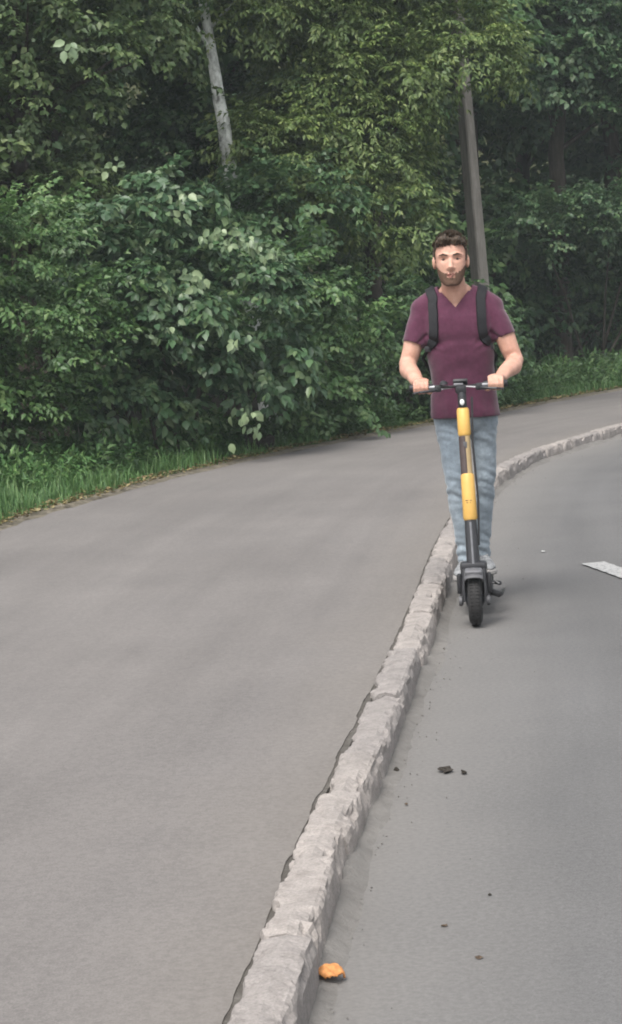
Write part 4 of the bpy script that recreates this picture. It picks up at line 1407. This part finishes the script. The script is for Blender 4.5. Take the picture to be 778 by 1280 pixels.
# short beard hugging the jaw
bb = MB()
bb.zloft([(HZ - .121, HX, HY - .058, .023, .020), (HZ - .114, HX, HY - .049, .0385, .0385), (HZ - .096, HX, HY - .0355, .0522, .0525), (HZ - .068, HX, HY - .0258, .0622, .0638), (HZ - .035, HX, HY - .0195, .0682, .0712), (HZ - .02, HX, HY - .016, .069, .074)], 40, 2.2)
bb.ball((HX, HY - .072, HZ - .104), (.0245, .0185, .0165), 14, 10)
bv, bf = remesh(bb, .004, 2, .5)
def beard_ok(p):
    x, y, z = abs(p[0] - HX), p[1] - HY, p[2] - HZ
    if y > .02: return False
    if x < .017 and -.080 < z < -.0655: return False                        # mouth
    top = -.056 if x < .024 else -.056 + .034 * min(1, (x - .024) / .042) ** 2.2
    return z < top + .004 * noise.noise(Vector((p[0] * 120, p[2] * 120, 1))) and z < -.022
kb = np.array([beard_ok(p) for p in bv])
nb = normals_of(bv, bf)
bv = bv + nb * np.array([[.0022 * noise.noise(Vector(p) * 260)] for p in bv])
obj('beard', bv, [q for q in bf if all(kb[j] for j in q)], M['beard'], per, smooth=True)

def head_scale(o):
    co = np.empty(len(o.data.vertices) * 3, np.float32); o.data.vertices.foreach_get('co', co)
    co = (co.reshape(-1, 3) - hc_) * HS + hc_
    o.data.vertices.foreach_set('co', co.astype(np.float32).ravel()); o.data.update()
for o in list(per.children) + [k for c in per.children for k in c.children]:
    if o is not body and o.type == 'MESH': head_scale(o)

# t-shirt
t_ = MB()
t_.zloft([(1.012, -.008, .668, .178, .128), (1.03, -.008, .668, .182, .130), (1.10, -.010, .666, .176, .126), (1.18, -.014, .664, .166, .120), (1.28, -.018, .660, .167, .120), (1.38, -.022, .656, .180, .126), (1.47, -.026, .655, .193, .128),
          (1.54, -.027, .657, .198, .120), (1.60, -.027, .660, .172, .100), (1.64, -.029, .660, .118, .088), (1.68, -.032, .655, .094, .076), (1.70, -.034, .650, .078, .072)], 40, 2.5)
for sh, el in ((SHL, ELL), (SHR, ELR)):
    s_ = -1 if sh.x < 0 else 1
    t_.tube([(-.034 + (sh.x + .03) * .30, .655, 1.672), (-.034 + (sh.x + .03) * .7, .658, 1.628), sh + Vector((0, 0, .012))], [.050, .060, .066], 16, roundcap=True)
    e_ = .58 if s_ < 0 else .50
    t_.tube([sh + Vector((-s_ * .05, 0, .01)), sh, sh.lerp(el, .25), sh.lerp(el, e_), sh.lerp(el, e_ + .06)], [.062, .064, .064, .064, .064], 18, ab=(1, 1.05))
tv, tfc = remesh(t_, .0065, 10, .6)
tn = normals_of(tv, tfc)
def fold(p):
    x, y, z = p
    w = 0
    u = x + .02
    w += .006 * noise.noise(Vector((u * 3.5, y * 4, (z + .55 * abs(u)) * 12)))              # drape lines sagging to the middle
    w += .0035 * noise.noise(Vector((u * 9 + 4, y * 7, (z - .5 * u) * 17)))
    low = max(0, (1.28 - z) / .26)
    w += .010 * low * noise.noise(Vector((x * 20, y * 9, z * 5 + 3)))                      # bunching towards the hem
    w += .010 * math.exp(-((z - 1.425 + .06 * abs(x + .02)) / .022) ** 2) * (noise.noise(Vector((x * 6, 2, 1))) - .55) * (y < .66)
    for sx_ in (-.19, .14):                                                               # creases running in from the armpits
        dx_ = abs(x - sx_); w -= .012 * math.exp(-((z - 1.46 + dx_ * .8) / .014) ** 2) * math.exp(-(dx_ / .07) ** 2) + .009 * math.exp(-((z - 1.40 + dx_ * .5) / .012) ** 2) * math.exp(-(dx_ / .06) ** 2)
    return w
for i in range(len(tv)): tv[i] += tn[i] * fold(tv[i])
NX, NZ = -.033, 1.600
pl = [((0, 0, 1.017), (0, 0, 1), lambda c: c.z < 1.05), ((NX, 0, 1.676), (0, 0, 1), lambda c: c.z > 1.65)]
for s_ in (-1, 1):
    pl.append(((NX, 0, NZ - .005), (s_, 0, -.85), lambda c: c.y < .66 and c.z > 1.57))
for sh, el, e_ in ((SHL, ELL, .62), (SHR, ELR, .54)):
    ax_ = el - sh
    pl.append((sh + ax_ * e_, ax_.normalized(), lambda c, sx=sh.x: (c.x + .02) * sx > 0 and abs(c.x + .02) > .18 and c.z < 1.56))
tv2, tf2 = cut(tv, tfc, pl)
def shirt_ok(p):
    x, y, z = p[0] - NX, p[1], p[2]
    if z < 1.017: return False                                                            # hem is open
    if z > NZ - .005 and y < .650 and abs(x) < (z - NZ + .005) * .85: return False         # V neck
    if z > 1.676 and math.hypot(x, y - .645) < .092: return False
    for sh, el, e_ in ((SHL, ELL, .62), (SHR, ELR, .54)):
        ax_ = (el - sh); t = (Vector(p) - sh).dot(ax_) / ax_.length_squared
        if t > e_ and (Vector(p) - (sh + ax_ * t)).length < .085 and abs(p[0] + .02) > .205: return False
    return True
shirt = obj('t_shirt', tv2, [q for q in tf2 if shirt_ok(tv2[list(q)].mean(0))], M['shirt'], per, smooth=True)
m_ = shirt.modifiers.new('thick', 'SOLIDIFY'); m_.thickness = .004; m_.offset = 0

# jeans
j_ = MB()
j_.zloft([(.945, -.012, .69, .10, .09), (.98, -.012, .688, .152, .108), (1.04, -.012, .683, .158, .110), (1.10, -.013, .678, .152, .104), (1.15, -.014, .676, .152, .100)], 36, 2.4)
for hp, kn, an in ((HPL, KNL, ANL), (HPR, KNR, ANR)):
    s_ = -1 if hp.x < -.02 else 1
    j_.tube([hp + Vector((0, 0, .02)), hp + Vector((s_ * .002, -.004, -.08)), hp.lerp(kn, .5), hp.lerp(kn, .85), kn, kn.lerp(an, .25), kn.lerp(an, .6), an + Vector((0, 0, .03)), an + Vector((0, .004, -.028))],
            [.080, .079, .064, .053, .050, .047, .042, .038, .041], 20, ab=(1, 1.06))
jv, jf = remesh(j_, .0062, 5, .6)
jn = normals_of(jv, jf)
def jfold(p):
    x, y, z = p
    w = .006 * noise.noise(Vector((x * 12, y * 10, z * 15 + x * 10)))
    kn_ = math.exp(-((z - .66) / .09) ** 2); an_ = math.exp(-((z - .30) / .08) ** 2); hp_ = math.exp(-((z - .92) / .06) ** 2)
    w += .015 * (kn_ + an_ * 1.1 + hp_ * .6) * noise.noise(Vector((x * 9, y * 8, z * 34 + (x + y) * 14)))
    w += .002 * noise.noise(Vector((x * 30, y * 30, z * 40)))
    return w
for i in range(len(jv)): jv[i] += jn[i] * jfold(jv[i])
jv, jf = cut(jv, jf, [((0, 0, .243), (0, 0, 1), lambda c: c.z < .27)])
jeans = obj('jeans', jv, [q for q in jf if jv[list(q)][:, 2].mean() > .243], M['jeans'], per, smooth=True)
m_ = jeans.modifiers.new('thick', 'SOLIDIFY'); m_.thickness = .004; m_.offset = 0

# shoes standing on the deck
DZ = .1668
for an, yaw in ((ANL, -.22), (ANR, .25)):
    root = empty('shoe', (0, 0, 0)); root.parent = per
    root.location = (an.x, an.y, DZ); root.rotation_euler = (0, 0, yaw)
    def ringshoe(sc_, z0, z1):
        out = []
        return out
    so = MB(); V, F = [], []
    outline = [(.0, .085), (.026, .078), (.036, .045), (.034, .0), (.034, -.05), (.043, -.10), (.043, -.14), (.032, -.172), (.012, -.188)]
    outl = [(x, y) for x, y in outline] + [(-x * .95, y) for x, y in outline[::-1] if x > 0]
    for z in (0, .006, .022, .027):
        k_ = .96 if z in (0, .027) else 1.0
        V += [(x * k_, y * k_, z) for x, y in outl]
    nO = len(outl)
    for r_ in range(3):
        for k in range(nO): F.append((r_ * nO + k, r_ * nO + (k + 1) % nO, (r_ + 1) * nO + (k + 1) % nO, (r_ + 1) * nO + k))
    F.append(tuple(range(nO - 1, -1, -1))); F.append(tuple(3 * nO + k for k in range(nO)))
    so.add(V, F).build('sole', M['sole'], root)
    up_ = MB()
    up_.tube([(0, .070, .055), (0, .03, .060), (0, -.03, .056), (0, -.09, .045), (0, -.14, .037), (0, -.165, .034)], [.028, .036, .037, .040, .036, .022], 16, ab=[(1, 1.3), (1, 1.2), (1, 1.05), (1.02, .72), (1.05, .55), (1, .5)], roundcap=True)
    up_.tube([(0, .035, .06), (0, .04, .105)], [.042, .043], 16, ab=(.92, 1.15))
    uv_, uf_ = remesh(up_, .005, 4, .5)
    uv_[:, 2] = np.maximum(uv_[:, 2], .024)
    obj('upper', uv_, uf_, M['shoe'], root, smooth=True)
    la = MB()
    for q in range(4):
        yy = -.035 - q * .022; zz = .094 - q * .011
        la.tube([(-.022, yy, zz - .006), (0, yy - .002, zz + .004), (.022, yy, zz - .006)], .0032, 6)
    la.build('laces', simple('laces', (.5, .5, .5), .8, .2, .1, 40), root)

# ------------------------------------------------------------------ backpack
bp = empty('backpack', (SX, SY, 0.0), SROT)
tag(bp, 'black backpack worn on the rider with straps over both shoulders', 'backpack')
pack_m = simple('black_nylon', (.010, .010, .012), .7, .3, .25, 200, .2)
k_ = MB()
k_.zloft([(1.14, -.018, .855, .115, .055), (1.16, -.018, .86, .138, .075), (1.30, -.02, .865, .146, .085), (1.48, -.024, .86, .142, .078), (1.58, -.026, .845, .125, .062), (1.61, -.027, .835, .10, .045)], 32, 3.2)
k_.build('bag', pack_m, bp)
k2 = MB(); k2.zloft([(1.17, -.018, .945, .105, .02), (1.19, -.018, .955, .115, .028), (1.34, -.02, .958, .115, .028), (1.36, -.02, .945, .10, .02)], 24, 3)
k2.build('front_pocket', pack_m, bp)
MB().tube([(-.06, .80, 1.60), (-.05, .785, 1.64), (0, .785, 1.645), (.01, .80, 1.60)], .008, 8).build('carry_loop', pack_m, bp)
# straps follow the shirt surface
from mathutils.bvhtree import BVHTree
bvh = BVHTree.FromPolygons([Vector(p) for p in tv], tfc)
for s_, x0, x1 in ((-1, -.150, -.168), (1, .098, .124)):
    path_ = []
    for q in range(40):
        t = q / 39
        if t < .55:
            ph = R(0 + 195 * t / .55); x = x0
            dr_ = Vector((0, math.cos(ph), math.sin(ph)))
            c_ = Vector((x, .66, 1.50))
            o_ = c_ + dr_ * .5; d_ = -dr_
        else:
            u = (t - .55) / .45; z = 1.46 - .075 * u
            x = x0 + (x1 - x0) * u + (.02 * s_ * max(0, u - .5) / .5)
            o_ = Vector((x, .1, z)); d_ = Vector((0, 1, 0))
        hit = bvh.ray_cast(o_, d_)
        if hit[0] is not None: path_.append(hit[0] - d_ * .009)
    # smooth
    for _ in range(14): path_ = [path_[0]] + [(path_[i - 1] + path_[i] * 2 + path_[i + 1]) / 4 for i in range(1, len(path_) - 1)] + [path_[-1]]
    for i, p in enumerate(path_):
        loc, nrm, _, _ = bvh.find_nearest(p)
        if nrm.dot(p - Vector((p.x, .66, 1.50))) < 0: nrm = -nrm
        path_[i] = loc + nrm * .008
    V, F = [], []
    for i, p in enumerate(path_):
        t_i = i / (len(path_) - 1)
        hw = .026 if t_i < .80 else .026 - .013 * (t_i - .80) / .20
        loc, nrm, _, _ = bvh.find_nearest(p)
        if nrm.dot(p - Vector((p.x, .66, 1.50))) < 0: nrm = -nrm
        tg = (path_[min(i + 1, len(path_) - 1)] - path_[max(i - 1, 0)]).normalized()
        sd = tg.cross(nrm).normalized()
        for (aa, hh) in ((-1, 0), (-.9, .011), (.9, .011), (1, 0)):
            V.append(p + sd * hw * aa + nrm * (hh - .003))
    for i in range(len(path_) - 1):
        for k in range(4): F.append((i * 4 + k, i * 4 + (k + 1) % 4, (i + 1) * 4 + (k + 1) % 4, (i + 1) * 4 + k))
    F.append((3, 2, 1, 0)); e4 = (len(path_) - 1) * 4; F.append((e4, e4 + 1, e4 + 2, e4 + 3))
    MB().add(V, F).build('shoulder_strap', pack_m, bp)
    pe = path_[-1]
    MB().box(pe + Vector((0, -.008, .0)), (.034, .012, .03), .003).build('strap_buckle', black_pl, bp)
    MB().tube([pe, pe + Vector((s_ * .03, .05, -.05)), pe + Vector((s_ * .02, .15, -.08)), (s_ * .13 - .02, .84, 1.17)], .006, 8, ab=(1.6, .5)).build('lower_strap', pack_m, bp)
# ------------------------------------------------------------------ thin haze volume, added to lift the blacks and soften contrast
hz = MB().box((0, 20, 9.6), (120, 130, 22)).build('haze', None, None, smooth=False)
hz['kind'] = 'stuff'
mh = bpy.data.materials.new('haze'); mh.use_nodes = True
nt = mh.node_tree
nt.nodes.remove(nt.nodes['Principled BSDF'])
pvn = nt.nodes.new('ShaderNodeVolumePrincipled')
pvn.inputs['Color'].default_value = (.84, .93, .96, 1)
pvn.inputs['Density'].default_value = .0011
nt.links.new(pvn.outputs['Volume'], nt.nodes['Material Output'].inputs['Volume'])
hz.data.materials.clear(); hz.data.materials.append(mh)
